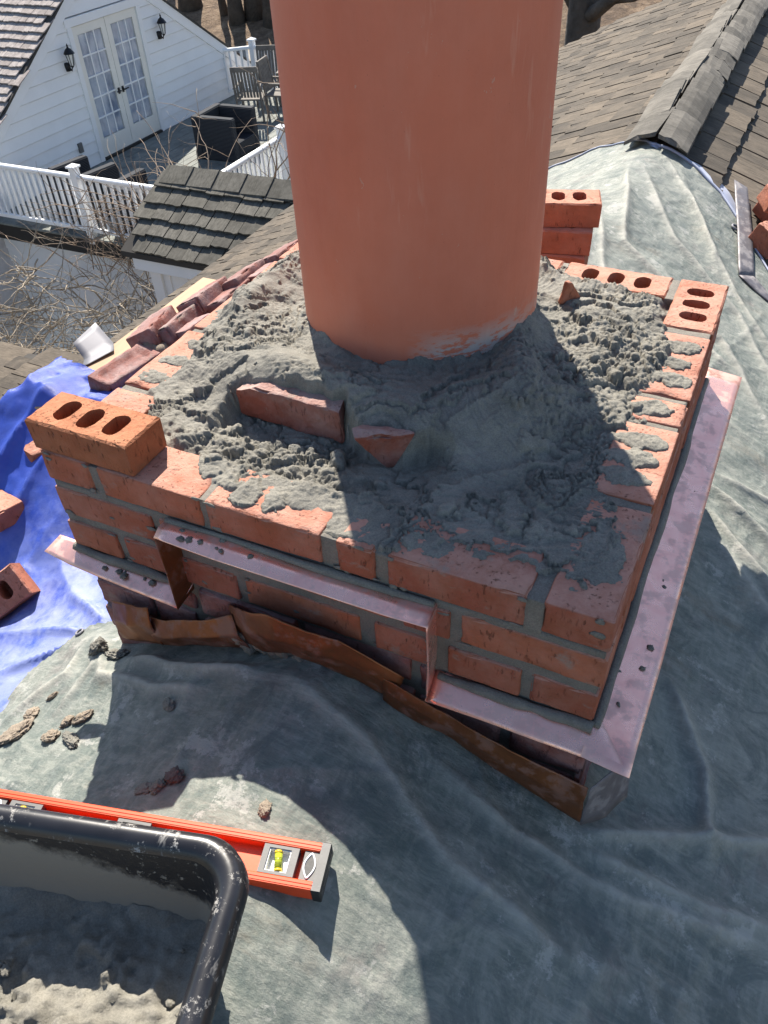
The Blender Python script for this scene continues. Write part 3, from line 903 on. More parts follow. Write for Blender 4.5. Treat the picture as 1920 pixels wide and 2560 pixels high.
# mortar core whose face shows in the joints
def core_box():
    n = 90
    V = []; F = []
    ins = .0045
    x0, x1, y0, y1 = ins, CW - ins, ins, CD - ins
    zs = np.linspace(-.60, -.0605, 64)
    per = []
    for t in np.linspace(0, 1, n, endpoint=False): per.append((x0 + (x1 - x0) * t, y0, 0, -1))
    for t in np.linspace(0, 1, n, endpoint=False): per.append((x1, y0 + (y1 - y0) * t, 1, 0))
    for t in np.linspace(0, 1, n, endpoint=False): per.append((x1 - (x1 - x0) * t, y1, 0, 1))
    for t in np.linspace(0, 1, n, endpoint=False): per.append((x0, y1 - (y1 - y0) * t, -1, 0))
    P = np.array(per); m_ = len(per)
    Z = np.repeat(zs, m_); XY = np.tile(P[:, :2], (len(zs), 1)); Nn = np.tile(P[:, 2:], (len(zs), 1))
    d = .0022 * fbm(XY[:, 0] * 60 + XY[:, 1] * 60, Z * 60, 0, 3, 41)
    old = (Z < -.222)
    d = d - np.where(old, .007, 0) + np.where(old, .004 * fbm(XY[:, 0] * 30 + XY[:, 1] * 30, Z * 30, 0, 3, 42), 0)
    V = np.column_stack([XY + Nn * d[:, None], Z])
    for r in range(len(zs) - 1):
        for i in range(m_):
            j = (i + 1) % m_
            F.append((r * m_ + i, r * m_ + j, (r + 1) * m_ + j, (r + 1) * m_ + i))
    top = (len(zs) - 1) * m_
    cc = np.array([CW / 2, CD / 2])
    in1 = np.column_stack([np.clip(P[:, 0], .100, CW - .100), np.clip(P[:, 1], .100, CD - .100), np.full(m_, -.0605)])
    in2 = np.column_stack([np.clip(P[:, 0], .104, CW - .104), np.clip(P[:, 1], .104, CD - .104), np.full(m_, -.075)])
    b1 = len(V); V = np.vstack([V, in1, in2])
    for i in range(m_):
        j = (i + 1) % m_
        F.append((top + i, top + j, b1 + j, b1 + i)); F.append((b1 + i, b1 + j, b1 + m_ + j, b1 + m_ + i))
    F.append(tuple(b1 + m_ + i for i in range(m_)))
    return V, F
V, F = core_box()
mo('mortar_joints', V, F, 'joint', ch, True)
def joint(x0, x1, y0, y1, seed):
    V, F = solid_brick(x1 - x0, y1 - y0, .062, seed, .0015, .0012, .001, .006)
    mo('mortar_joint', place(V, (x0, y0, -.0655)), F, 'joint', ch, True)
jn = 900
for gaps, mk in TOPGAPS:
    for (a, b) in gaps:
        jn += 1; c = .004
        if mk == 'front': joint(a - .002, b + .002, c, W_, jn)
        elif mk == 'back': joint(a - .002, b + .002, CD - W_, CD - c, jn)
        elif mk == 'right': joint(CW - W_, CW - c, a - .002, b + .002, jn)
        else: joint(c, W_, a - .002, b + .002, jn)

# mortar bed and haunching round the flue
FX, FY, FR = .408, .611, .218
def bed_z(X, Y):
    d = np.hypot(X - FX, Y - FY) - FR
    n0 = fbm(X * 5, Y * 5, 0, 3, 50)
    n1 = fbm(X * 14, Y * 14, 0, 4, 51); n2 = fbm(X * 42, Y * 42, 0, 4, 52); n3 = fbm(X * 110, Y * 110, 0, 3, 53); n4 = fbm(X * 230, Y * 230, 0, 2, 58)
    def G(cx, cy, a, b): return np.exp(-((X - cx) / a) ** 2 - ((Y - cy) / b) ** 2)
    # margins left bare along the edges
    mf = .042 + .060 * sstep(.34, .22, X) - .035 * sstep(.50, .545, X) * sstep(.66, .61, X)
    ml = .075 + .03 * sstep(.2, .1, Y) - .03 * sstep(.6, .9, Y)
    mr = .030 + .045 * sstep(.2, .26, Y) + .04 * sstep(.735, .76, Y)
    mk = .050 + .045 * sstep(.56, .62, X)
    e = np.minimum(np.minimum(Y - mf, X - ml), np.minimum(CW - X - mr, CD - Y - mk))
    e = e + .030 * n1 + .014 * n2 + .004 * n3
    base = np.clip(e * .55, -.02, .006)
    # platform round the flue, collar, hollow in front of the exposed broken bricks
    inner = sstep(.085, .12, np.minimum(np.minimum(X, CW - X), np.minimum(Y, CD - Y)))
    base0 = base
    base = base - .008 * inner * sstep(.32, .2, d)
    plat = .058 * sstep(.275, .11, d) * (1 - .40 * sstep(.12, .0, d)) * (1 + .18 * n0) * (1 - .55 * sstep(.52, .72, X) * sstep(.34, .52, Y)) * (1 - .45 * sstep(.66, .86, Y)) * (1 - .25 * sstep(.3, .15, X)) + .022 * G(.34, .295, .16, .05) + .012 * G(.52, .255, .06, .03)
    edge = .252 - .038 * sstep(.42, .47, X) + .03 * sstep(.545, .60, X) + .010 * n2
    cut = sstep(edge - .008, edge + .012, Y)
    inx = sstep(.205, .228, X) * sstep(.66, .57, X)
    plat = plat * (1 - inx * (1 - cut))
    base = base - .020 * inx * (1 - cut) * inner
    col = .010 * np.exp(-np.maximum(d, 0) / .02) * (1 + 1.6 * n1 + .8 * n2)
    sh = .030 * np.exp(-((X - .655 - .30 * (.45 - Y)) / .045) ** 2) * sstep(.20, .32, Y) * sstep(.72, .6, Y)
    z = base + plat + col + sh
    on = sstep(-.004, .003, np.maximum(base0, base + plat + sh))
    # how crumbly the mortar lies
    R_ = .05 + 1.0 * G(.77, .56, .095, .19) + .55 * G(.26, .13, .10, .06) + .42 * G(.15, .36, .045, .22) + .30 * G(.80, .15, .16, .10) + .6 * G(.46, .12, .13, .045) + .35 * G(.28, .82, .10, .06) + .4 * G(.37, .285, .09, .022) + .35 * G(.70, .36, .07, .06) + .75 * G(.36, .16, .13, .05)
    R_ = R_ * (1 - .8 * sstep(.07, .01, d)) * (1 - .85 * G(.51, .32, .09, .07)) * (1 - .9 * G(.615, .25, .035, .12)) + .16 * n1 + .16 * n0
    R_ = np.clip(R_, 0, 1) * on
    # broad trowel strokes: flat pats with broken lips
    q_ = fbm(X * 7 + .55 * n1 + .07 * n3 + .04 * n4, Y * 7 + .5 * n1 + .07 * n3, 0, 2, 57) * 3.0
    fr = q_ - np.floor(q_)
    z = z + .010 * (sstep(.90, 1.0, fr) - fr) * on * (.55 + .45 * sstep(.02, .06, d))
    th_ = 2.5 * fbm(X * 2.2, Y * 2.2, 0, 1, 60)
    du = X * np.cos(th_) + Y * np.sin(th_); dv = -X * np.sin(th_) + Y * np.cos(th_)
    drag = fbm(du * 12, dv * 70, 0, 3, 59)
    z = z + on * (.0020 * drag + .004 * n1) + R_ * (.0100 * n2 + .0052 * n3 + .0036 * n4) + on * (.0006 * n3 + .0004 * n4)
    # mortar squeezed into the slots of the right-hand and left-hand bricks
    pads = []
    for (ya, yb) in ((.520, .737), (.24, .428)):
        for i in (1, 2, 3): pads.append((.882, ya + (yb - ya) * i / 4, .036, .020, .011))
    pads.append((.884, .474, .03, .02, .009))
    for y in np.arange(.25, .92, .062): pads.append((.048 + .006 * math.sin(y * 50), y, .030, .018, .009))
    for x in (.372, .425): pads.append((x, .044, .022, .030, .012))
    pads.append((.67, .040, .03, .022, .006)); pads.append((.29, .075, .03, .03, .010)); pads.append((.884, .11, .03, .05, .009))
    for (px, py, a, b, h) in pads:
        rr_ = np.sqrt(((X - px) / a) ** 2 + ((Y - py) / b) ** 2) + .75 * n2 + .6 * n1 + .25 * n3
        pz = h * np.clip(1 - rr_ ** 2, 0, 1) ** .4 * (.7 + .7 * n2) + .0025 * n3 + .0015 * n4 - .001
        z = np.where(rr_ < 1, np.maximum(z, pz), z)
    # clods and crumbs dropped by the trowel
    nx_, ny_ = z.shape
    for i in range(2600):
        cx, cy = rng.uniform(.07, .905), rng.uniform(.03, .9)
        i0 = int((cx - xs_b[0]) / st_b); j0 = int((cy - ys_b[0]) / st_b)
        if i0 >= nx_ or j0 >= ny_: continue
        if rng.random() > R_[i0, j0] * 1.1 + .015: continue
        r = .0018 + .0035 * rng.random() ** 2 + (.008 * rng.random() ** 3 if R_[i0, j0] > .35 else 0)
        k = int(r * 1.8 / st_b) + 2
        sl = (slice(max(0, i0 - k), i0 + k + 1), slice(max(0, j0 - k), j0 + k + 1))
        asp = rng.uniform(.6, 1.6); ph = rng.uniform(0, 3.14)
        ax = (X[sl] - cx) * math.cos(ph) + (Y[sl] - cy) * math.sin(ph); ay = -(X[sl] - cx) * math.sin(ph) + (Y[sl] - cy) * math.cos(ph)
        q = np.sqrt((ax * asp) ** 2 + ay ** 2) / r + .55 * n3[sl] + .45 * n4[sl] + .5 * n2[sl]
        zc = z[i0, j0]
        z[sl] = np.where(q < 1, np.maximum(z[sl], zc + r * .85 * np.clip(1 - q * q, 0, 1) ** .45 * (1 + .4 * n4[sl])), z[sl])
    # loose brick and bare corner stay clean
    z = np.where((X < .215) & (Y < .098), np.minimum(z, -.006), z)
    ed = np.minimum(np.minimum(X, CW - X), np.minimum(Y, CD - Y))
    z = np.where(ed < .010 + .006 * n2, np.minimum(z, -.006), z)
    # cored bricks at the back right stay open
    z = np.where((X > .845) & (Y > .762), -.07, z)
    z = np.where((X > .612) & (X < .815) & (Y > .900 + .008 * n2), -.07, z)
    z = np.where((X > .39) & (X < .594) & (Y > .92), -.07, z)
    return z
st_b = .0018
xs_b = np.arange(.006, CW - .006, st_b); ys_b = np.arange(.006, CD - .006, st_b)
bed = field('mortar_bed', xs_b, ys_b, bed_z, lambda x, y: np.hypot(x - FX, y - FY) > FR - .03, 'mortar', ch, True)

# broken bricks set in the mortar round the flue
V, F = broken_brick(.205, .075, .066, 5, [((.192, .05, .03), (1, .25, .1)), ((.03, .0, .062), (-.35, .1, .9))])
mo('broken_brick', place(V, (.229, .238, -.024), -.035, .03, .02), F, 'brick_set', ch)
V, F = broken_brick(.098, .05, .07, 9, [((.004, .0, .068), (-.81, 0, -.58)), ((.096, .0, .068), (.88, .1, -.46)), ((.05, .02, .066), (.1, .5, .85))])
mo('broken_brick', place(V, (.481, .178, -.028), .50, .12, 0), F, 'brick_set', ch)
V, F = broken_brick(.05, .05, .04, 13, [((.03, .02, .02), (.7, -.4, .3))])
mo('broken_brick', place(V, (.672, .352, .022), .5, .2, .5), F, 'brick', ch)
V, F = broken_brick(.06, .012, .05, 15, [((.03, .0, .03), (.6, 0, .6))])
mo('broken_brick', place(V, (.648, .735, .012), 1.1, .2, .1), F, 'brick_spare', ch)

# ------------------------------------------------------------------ flue
fl = thing('clay_flue', (FX, FY, -.02), 'tall round terracotta flue liner standing in the mortar on the chimney', 'flue')
prof = [(FR - .022, -.02), (FR - .002, -.02), (FR, -.01)] + [(FR, z) for z in np.linspace(.02, .94, 26)] + [(FR - .004, .95), (FR - .018, .95), (FR - .022, .944), (FR - .022, -.02)]
mb = MB().lathe(prof, (FX, FY, 0), 128)
fv = np.array(mb.V); fd = np.stack([fv[:, 0] - FX, fv[:, 1] - FY], 1); fr_ = np.hypot(fd[:, 0], fd[:, 1])
fv[:, :2] += fd / fr_[:, None] * (.0013 * fbm(fv[:, 0] * 5, fv[:, 1] * 5, fv[:, 2] * 3, 2, 95) + .0003 * fbm(fv[:, 0] * 40, fv[:, 1] * 40, fv[:, 2] * 8, 2, 96))[:, None]
mb.V = [tuple(v) for v in fv]
mb.obj('liner', 'terracotta', fl, True)

# loose cored brick on the near left corner
lb = thing('loose_brick', (-.010, .0045, .0), 'clean orange red cored brick lying loose on the near left corner of the chimney', 'brick')
V, F = cored_brick(.2009, .0874, .0567, 301)
mo('body', place(V, (-.0108, .0045, .0012)), F, 'brick_loose', lb)

# ------------------------------------------------------------------ copper flashings
def sheet(name, rows, mat, parent, t=.0012, sub=6, wob=.001, seed=1):
    """rows: list of polylines with equal point counts -> wobbly sheet of real thickness"""
    R = np.array(rows, float)
    a, b = R.shape[:2]
    ta = np.linspace(0, a - 1, (a - 1) * sub + 1); tb = np.linspace(0, b - 1, (b - 1) * sub + 1)
    G = np.zeros((len(ta), len(tb), 3))
    for c in range(3):
        tmp = np.stack([np.interp(tb, range(b), R[i, :, c]) for i in range(a)])
        G[:, :, c] = np.stack([np.interp(ta, range(a), tmp[:, j]) for j in range(len(tb))], 1)
    V = G.reshape(-1, 3)
    w = wob * np.stack([fbm(V[:, 0] * 12 + seed, V[:, 1] * 12, V[:, 2] * 12, 2, 61), fbm(V[:, 0] * 12, V[:, 1] * 12 + seed, V[:, 2] * 12, 2, 62), fbm(V[:, 0] * 12, V[:, 1] * 12, V[:, 2] * 12 + seed, 2, 63)], 1)
    if wob > .002: w = w + wob * .3 * np.stack([fbm(V[:, 0] * 40 + seed, V[:, 1] * 40, V[:, 2] * 40, 2, 66), fbm(V[:, 0] * 40, V[:, 1] * 40 + seed, V[:, 2] * 40, 2, 67), fbm(V[:, 0] * 40, V[:, 1] * 40, V[:, 2] * 40 + seed, 2, 68)], 1)
    o = mo(name, V + w, grid_faces(len(ta), len(tb)), mat, parent, True)
    solidify(o, t)
    return o
PR = -.038
nf = thing('stepped_flashing', (.45, -.01, -.22), 'new pink copper flashing stepped up over the ridge on the chimney front', 'flashing')
sheet('left_apron', [[(-.062, .02, -.226), (.0, .012, -.214), (.13, .012, -.215), (.246, .012, -.216)], [(-.064, -.022, -.231), (.0, -.030, -.233), (.13, -.034, -.236), (.240, -.036, -.238)]], 'copper', nf, seed=2)
sheet('left_upstand', [[(.246, .008, -.076), (.244, .008, -.15), (.244, .008, -.230)], [(.240, PR * .5, -.072), (.242, PR * .5, -.15), (.242, PR * .5, -.234)], [(.238, PR, -.078), (.242, PR, -.15), (.240, PR, -.240)]], 'copper_old', nf, seed=3)
sheet('top_shelf', [[(.236, .008, -.067), (.35, .008, -.067), (.5, .008, -.069), (.62, .008, -.070), (.693, .008, -.069)], [(.236, PR * .55, -.066), (.35, PR * .5, -.069), (.5, PR * .5, -.071), (.62, PR * .5, -.070), (.694, PR * .5, -.069)],
      [(.238, PR, -.073), (.35, PR - .001, -.077), (.5, PR + .002, -.080), (.62, PR, -.077), (.695, PR, -.073)]], 'copper', nf, seed=4)
sheet('right_upstand', [[(.693, .008, -.070), (.692, .008, -.15), (.690, .008, -.225)], [(.695, PR, -.074), (.695, PR, -.15), (.693, PR, -.243)]], 'copper', nf, seed=5)
sheet('right_apron', [[(.690, .010, -.216), (.80, .012, -.216), (.94, .012, -.217)], [(.690, PR, -.243), (.80, -.037, -.241), (.992, -.041, -.239)]], 'copper', nf, seed=6)
sf = thing('side_flashing', (.965, .48, -.23), 'wide new copper strip along the right side of the chimney, spotted with mortar', 'flashing')
sheet('strip', [[(.925, -.043, -.2335), (.925, .25, -.224), (.925, .5, -.222), (.925, .75, -.220), (.925, 1.006, -.219)], [(.994, -.047, -.2355), (.996, .25, -.2345), (.997, .5, -.233), (.999, .75, -.232), (1.001, 1.007, -.229)]], 'copper', sf, seed=7)
# droppings on the strip and the shelf
rr = random.Random(5)
def crumb(name, x, y, z, s, mat, parent, seed, flat=.6):
    V, F = rock((s, s * rr.uniform(.6, 1.3), s * flat), seed, 3, .55, 2.2)
    return mo(name, place(V, (x, y, z), rr.uniform(0, 3)), F, mat, parent, True)
for i in range(22):
    y = rr.uniform(.0, .93); x = rr.uniform(.94, .985)
    crumb('mortar_drop', x, y, -.2335 + .003, rr.uniform(.002, .0048), 'mortar', sf, 100 + i)
for i in range(11):
    x = rr.choice([rr.uniform(.27, .66), rr.uniform(.27, .36)]); crumb('mortar_drop', x, rr.uniform(-.03, -.004), -.068, rr.uniform(.002, .0055), 'mortar', nf, 150 + i)
for i in range(10):
    x = rr.uniform(.05, .23); crumb('mortar_drop', x, rr.uniform(-.03, .0), -.224, rr.uniform(.002, .006), 'mortar', nf, 200 + i)
# squeezed mortar fillet along the foot of the new courses
def bead(pts, r, name, seed, parent):
    P = []
    for (a, b) in zip(pts[:-1], pts[1:]):
        for t in np.linspace(0, 1, 40, endpoint=False): P.append(np.array(a) * (1 - t) + np.array(b) * t)
    P.append(np.array(pts[-1])); P = np.array(P)
    s = np.arange(len(P)) * .11
    R = r * (1 + .45 * fbm(s, s * 0, 0, 3, seed))
    P = P + .0025 * np.stack([fbm(s, s * 0 + 3, 0, 2, seed + 1), fbm(s, s * 0 + 5, 0, 2, seed + 2), fbm(s, s * 0 + 7, 0, 2, seed + 3)], 1)
    mb = MB(); mb.tube(P, list(R), 7); return mb.obj(name, 'mortar', parent, True)
for i in range(46):
    k = rr.randrange(3); row = fronts[k]; a, b = rr.choice(row)
    x = rr.choice([a + rr.uniform(0, .015), b - rr.uniform(0, .015), rr.uniform(a, b)]); z = -k * PITCH - rr.choice([rr.uniform(0, .006), BH - rr.uniform(0, .006), rr.uniform(0, BH)])
    x = min(max(x, .016), CW - .018)
    V, F = rock((rr.uniform(.004, .011), .0014, rr.uniform(.002, .005)), 800 + i, 2, .5, 1.6)
    mo('mortar_smear', place(V, (x, .0004, z)), F, 'joint', ch, True)
bead([(.0, -.003, -.214), (.24, -.003, -.215)], .008, 'mortar_fillet', 71, ch)
bead([(.70, -.004, -.216), (.93, -.004, -.217)], .008, 'mortar_fillet', 75, ch)
bead([(.932, .0, -.218), (.932, .5, -.217), (.932, .95, -.216)], .008, 'mortar_fillet', 79, ch)
bead([(.24, -.002, -.064), (.69, -.002, -.065)], .006, 'mortar_fillet', 83, ch)

of = thing('old_flashing', (.5, -.02, -.35), 'crumpled brown weathered copper flashing sagging along the chimney foot', 'flashing')
sheet('left_piece', [[(.046, -.012, -.329), (.095, -.022, -.308), (.146, -.016, -.296)], [(.046, -.022, -.372), (.095, -.034, -.35), (.156, -.024, -.334)], [(.046, -.020, -.425), (.095, -.025, -.405), (.165, -.024, -.385)]], 'copper_old', of, wob=.007, sub=10, seed=8)
sheet('middle_piece', [[(.140, -.012, -.328), (.2, -.02, -.302), (.26, -.02, -.272), (.335, -.014, -.236)], [(.14, -.022, -.36), (.2, -.034, -.336), (.27, -.035, -.305), (.35, -.03, -.265)], [(.14, -.018, -.395), (.21, -.022, -.366), (.28, -.022, -.338), (.365, -.02, -.302)]], 'copper_old', of, wob=.007, sub=10, seed=9)
sheet('bulged_piece', [[(.315, -.006, -.236), (.385, -.035, -.176), (.44, -.048, -.150), (.493, -.044, -.164), (.546, -.028, -.181), (.640, -.012, -.240)], [(.33, -.016, -.262), (.39, -.045, -.222), (.45, -.052, -.20), (.5, -.045, -.208), (.55, -.032, -.222), (.636, -.020, -.264)], [(.345, -.014, -.300), (.39, -.026, -.282), (.455, -.030, -.256), (.51, -.028, -.262), (.56, -.024, -.274), (.628, -.018, -.296)]], 'copper_old', of, wob=.007, sub=10, seed=10)
sheet('right_piece', [[(.612, -.020, -.250), (.73, -.022, -.278), (.80, -.026, -.300), (.888, -.022, -.328), (.944, -.020, -.338)], [(.612, -.026, -.272), (.73, -.03, -.302), (.80, -.032, -.332), (.888, -.028, -.364), (.944, -.024, -.384)], [(.612, -.024, -.302), (.72, -.024, -.334), (.80, -.026, -.372), (.875, -.024, -.410), (.944, -.024, -.440)]], 'copper_old', of, wob=.006, sub=10, seed=11)
sheet('corner_piece', [[(.946, -.022, -.335), (.968, .012, -.325), (.985, .06, -.32)], [(.946, -.024, -.445), (.978, .01, -.452), (1.0, .06, -.458)]], 'lead_flashing', of, wob=.003, seed=12)
for i, (x, z) in enumerate(((.34, -.315), (.355, -.335), (.385, -.318), (.41, -.325), (.43, -.312), (.46, -.31), (.305, -.335))):
    V, F = rock((.016, .012, .014), 300 + i, 3, .45, 1.6)
    o = mo('mortar_lump', place(V, (x, -.014, z + .028)), F, 'mortar_dry', ch)

# ------------------------------------------------------------------ droppings on the tarp
CL = [((.278 - .18, -.149 - .0), None)]
clumps = [
 (-.080, -.224, .034, .026, .011, 'mortar_dry', 'largest flat tan mortar dropping on the sunlit tarp near the left edge'),
 (-.085, -.180, .020, .016, .010, 'mortar_dry', 'knobbly tan mortar lump just beyond the largest dropping on the tarp'),
 (-.105, -.262, .015, .012, .009, 'mortar_dry', 'tan mortar lump half cut by the left picture edge above the level'),
 (.022, -.222, .024, .015, .010, 'mortar_dry', 'long tan mortar dropping in the middle of the sunlit tarp'),
 (.036, -.186, .015, .013, .010, 'mortar_dry', 'round tan mortar dropping beside the shadow edge, left of an oblong one'),
 (.066, -.176, .025, .012, .010, 'mortar_dry', 'oblong tan mortar dropping touching the shadow edge'),
 (.083, -.222, .030, .012, .010, 'mortar', 'dark elongated mortar dropping inside the shadow edge on the tarp'),
 (-.066, -.135, .013, .007, .006, 'mortar_dry', 'tiny tan mortar crumb alone high on the sunlit tarp'),
 (-.025, -.028, .026, .020, .017, 'mortar', 'grey lumpy mortar clod in sun by the chimney foot'),
 (.028, -.030, .024, .014, .012, 'mortar', 'dark mortar clod in shade by the chimney foot'),
 (.258, -.135, .016, .010, .009, 'mortar', 'small dark mortar lump alone on the shaded tarp'),
 (.376, -.262, .016, .014, .010, 'clay_crumb', 'reddish brown brick crumb on the tarp beyond the level'),
 (.330, -.288, .020, .012, .004, 'mortar', 'flat dark mortar smear on the tarp beside the orange level'),
 (.356, -.282, .014, .012, .008, 'mortar', 'small dark lump between the brick crumb and the level'),
 (.545, -.268, .010, .014, .007, 'mortar_dry', 'small tan crumb at the tip of sunlight beside the orange level'),
 (1.25, .16, .008, .006, .004, 'mortar', 'tiny black crumb on the shaded tarp right of the chimney'),
]
for i, (x, y, a, b, c, mt, lab) in enumerate(clumps):
    V, F = rock((1, 1, 1), 20 + i, 5, .40, 1.5)
    V = V * (1 + .22 * fbm(V[:, 0] * 6, V[:, 1] * 6, V[:, 2] * 6, 3, 60 + i))[:, None] * np.array([a * .88, b * .88, c * .8])
    V[:, 2] = np.maximum(V[:, 2], -.3 * c)
    ang = rr.uniform(-.5, 1.0)
    V = place(V, (x, y, tarp_at(x, y) + c * .3), ang, 0, 0)
    V[:, 2] += tarp_z(V[:, 0], V[:, 1]) - tarp_at(x, y)
    o = mo('mortar_clump' if mt != 'clay_crumb' else 'brick_crumb', V - np.array([x, y, tarp_at(x, y)]), F, mt, None, False, True)
    o.location = (x, y, tarp_at(x, y))
    tag(o, lab, 'mortar' if mt != 'clay_crumb' else 'brick', 'droppings on the tarp')

# ------------------------------------------------------------------ spirit level
LV = thing('spirit_level', (.661, -.282, -.288), 'orange box spirit level lying flat on the tarp beyond the black tub', 'spirit level', rz=math.radians(180 + 14.3))
# local frame: x runs from the near right end to the left, y across towards the viewer, z up
LL, LW, LT = .50, .0640, .0265
def lp(name, mat, parent=LV, smooth=False, **k):
    return None
mb = MB()
for y0 in (0, LW - .0125):
    mb.bbox((.012, y0, 0), (LL - .012, y0 + .0125, LT), .0012)
    mb.box((.0121, y0 + .003, LT - .0005), (LL - .0121, y0 + .0052, LT + .0008))
    mb.box((.0121, y0 + .0075, LT - .0005), (LL - .0121, y0 + .0097, LT + .0008))
mb.box((.014, .0120, .008), (LL - .014, LW - .0120, .0125))
mb.obj('frame', 'orange_paint', LV, False, True)
for s in (0, 1):
    a = 0 if s == 0 else LL - .0125
    mb = MB(); mb.bbox((a, -.0012, -.0008), (a + .0125, LW + .0012, LT + .0012), .0012)
    cp = mb.obj('end_cap', 'cap_black', LV, False, True)
    a2 = .0125 if s == 0 else LL - .0325
    mb = MB(); mb.box((a2, .0128, .0126), (a2 + .020, LW - .0128, LT - .003)); mb.box((a + .0004, .0002, LT + .0012), (a + .0121, LW - .0002, LT + .0016))
    mb.obj('end_plate', 'grey_plastic', LV, False, True)
    mb = MB(); pts = []
    for k in range(25):
        t = 2 * math.pi * k / 24
        pts.append((a2 + .010 + .0062 * math.cos(t) + .0012 * math.cos(3 * t), LW / 2 + .0165 * math.sin(t), LT - .0022))
    mb.tube(pts, .0013, 6, False); mb.obj('hang_hole_rim', 'white_plastic', LV, True, True)
    mb = MB(); vs = [(p[0], p[1], LT - .0026) for p in pts[:-1]]; mb.add(vs, [tuple(range(24))])
    mb.obj('hang_hole', 'cap_black', LV, False, True)
def vial_block(x0, wid, across):
    mb = MB()
    y0, y1 = .0128, LW - .0128
    zt = LT - .0006
    a, b = x0 + .010, x0 + wid - .008
    c, d = y0 + .004, y1 - .004
    # frame of the block with an open window
    mb.box((x0, y0, .0126), (a, y1, zt)); mb.box((b, y0, .0126), (x0 + wid, y1, zt)); mb.box((a, y0, .0126), (b, c, zt)); mb.box((a, d, .0126), (b, y1, zt))
    blk = mb.obj('vial_block', 'grey_plastic', LV, False, True)
    mb = MB(); mb.box((a, c, .0127), (b, d, .0137))
    mb.box((a, c, .0137), (a + .0015, d, zt - .002)); mb.box((b - .0015, c, .0137), (b, d, zt - .002)); mb.box((a + .0015, c, .0137), (b - .0015, c + .0015, zt - .002)); mb.box((a + .0015, d - .0015, .0137), (b - .0015, d, zt - .002))
    mb.obj('window_well', 'white_plastic', blk, False, True)
    if across:
        p0, p1 = Vector(((a + b) / 2 + .003, c + .002, .0205)), Vector(((a + b) / 2 - .003, d - .002, .0205))
    else:
        p0, p1 = Vector((a + .003, (c + d) / 2, .0205)), Vector((b - .003, (c + d) / 2, .0205))
    dr = (p1 - p0)
    mb = MB(); mb.tube([p0 + dr * .10, p0 + dr * .9], .0052, 16); mb.obj('vial', 'vial', blk, True, True)
    mb = MB(); mb.tube([p0, p0 + dr * .11], .0056, 16); mb.tube([p0 + dr * .89, p1], .0056, 16); mb.obj('vial_end', 'yellow_plastic', blk, True, True)
    for t in (.36, .44, .60, .68):
        mb = MB(); mb.tube([p0 + dr * t, p0 + dr * (t + .012)], .00535, 16); mb.obj('vial_line', 'cap_black', blk, True, True)
vial_block(.040, .048, True)
vial_block(.25, .048, False)
vial_block(LL - .088, .048, True)
# lettering moulded on the near end cap
cu = bpy.data.curves.new('lettering', 'FONT'); cu.body = 'JOHNSON'; cu.size = .0125; cu.extrude = .0002; cu.align_x = 'CENTER'; cu.align_y = 'CENTER'
tmp = bpy.data.objects.new('lettering_tmp', cu); COL.objects.link(tmp)
bpy.context.view_layer.update()
tme = bpy.data.meshes.new_from_object(tmp.evaluated_get(bpy.context.evaluated_depsgraph_get()))
bpy.data.objects.remove(tmp); bpy.data.curves.remove(cu)
tme.materials.clear(); tme.materials.append(MAT['cap_text'])
lt = bpy.data.objects.new('lettering', tme); COL.objects.link(lt); lt.parent = LV
# end cap at local x=0 faces -x (towards the right of the picture): text right axis = -y, up axis = z
lt.matrix_local = Matrix(((0, 0, -1, -.0004), (-1, 0, 0, LW / 2), (0, 1, 0, LT / 2), (0, 0, 0, 1)))

# ------------------------------------------------------------------ mortar tub
TR = math.radians(15.5)
tub = thing('mortar_tub', (.632, -.372, -.262), 'black plastic mixing tub with splattered rolled rim in the near left corner', 'tub', rz=TR)
TLX, TLY = .62, .47                     # local: x from 0 to -TLX (left), y from 0 to -TLY (towards the viewer)
def rrect(ins, rad, z, n=9):
    x0, x1, y0, y1 = -TLX + ins, -ins, -TLY + ins, -ins
    r = max(.004, rad - ins * .6)
    P = []
    for (cx, cy, a0) in ((x1 - r, y1 - r, 0), (x0 + r, y1 - r, 90), (x0 + r, y0 + r, 180), (x1 - r, y0 + r, 270)):
        for k in range(n + 1):
            a = math.radians(a0 + 90 * k / n); P.append((cx + r * math.cos(a), cy + r * math.sin(a), z))
    # extra points on the straight runs
    out = []
    for i, p in enumerate(P):
        q = P[(i + 1) % len(P)]
        d = math.dist(p, q); m_ = 10 if d > .1 else 1
        for k in range(m_): out.append(tuple(p[c] + (q[c] - p[c]) * k / m_ for c in range(3)))
    return out
def loft(loops, name, mat, parent, close_last=False):
    n = len(loops[0]); V = []; F = []
    for l in loops: V += l
    for i in range(len(loops) - 1):
        for k in range(n):
            k2 = (k + 1) % n
            F.append((i * n + k, i * n + k2, (i + 1) * n + k2, (i + 1) * n + k))
    if close_last: F.append(tuple((len(loops) - 1) * n + k for k in range(n))[::-1])
    V = np.array(V)
    V[:, 2] += .0016 * fbm(V[:, 0] * 9, V[:, 1] * 9, V[:, 2] * 4, 2, 77)
    return mo(name, V, F, mat, parent, True, True)
RC = .062
TH = .165
loft([rrect(.000, RC, TH - .026), rrect(.0015, RC, TH - .012), rrect(.006, RC, TH - .0035), rrect(.013, RC, TH), rrect(.021, RC, TH - .001), rrect(.028, RC, TH - .006), rrect(.032, RC, TH - .015)], 'rim', 'tub_plastic', tub)
loft([rrect(.000, RC, TH - .026), rrect(.004, RC, TH - .028), rrect(.020, RC, TH - .026), rrect(.033, RC, .10), rrect(.052, RC, .018), rrect(.062, RC, .004), rrect(.10, RC, .0)], 'outer_shell', 'tub_plastic', tub, True)
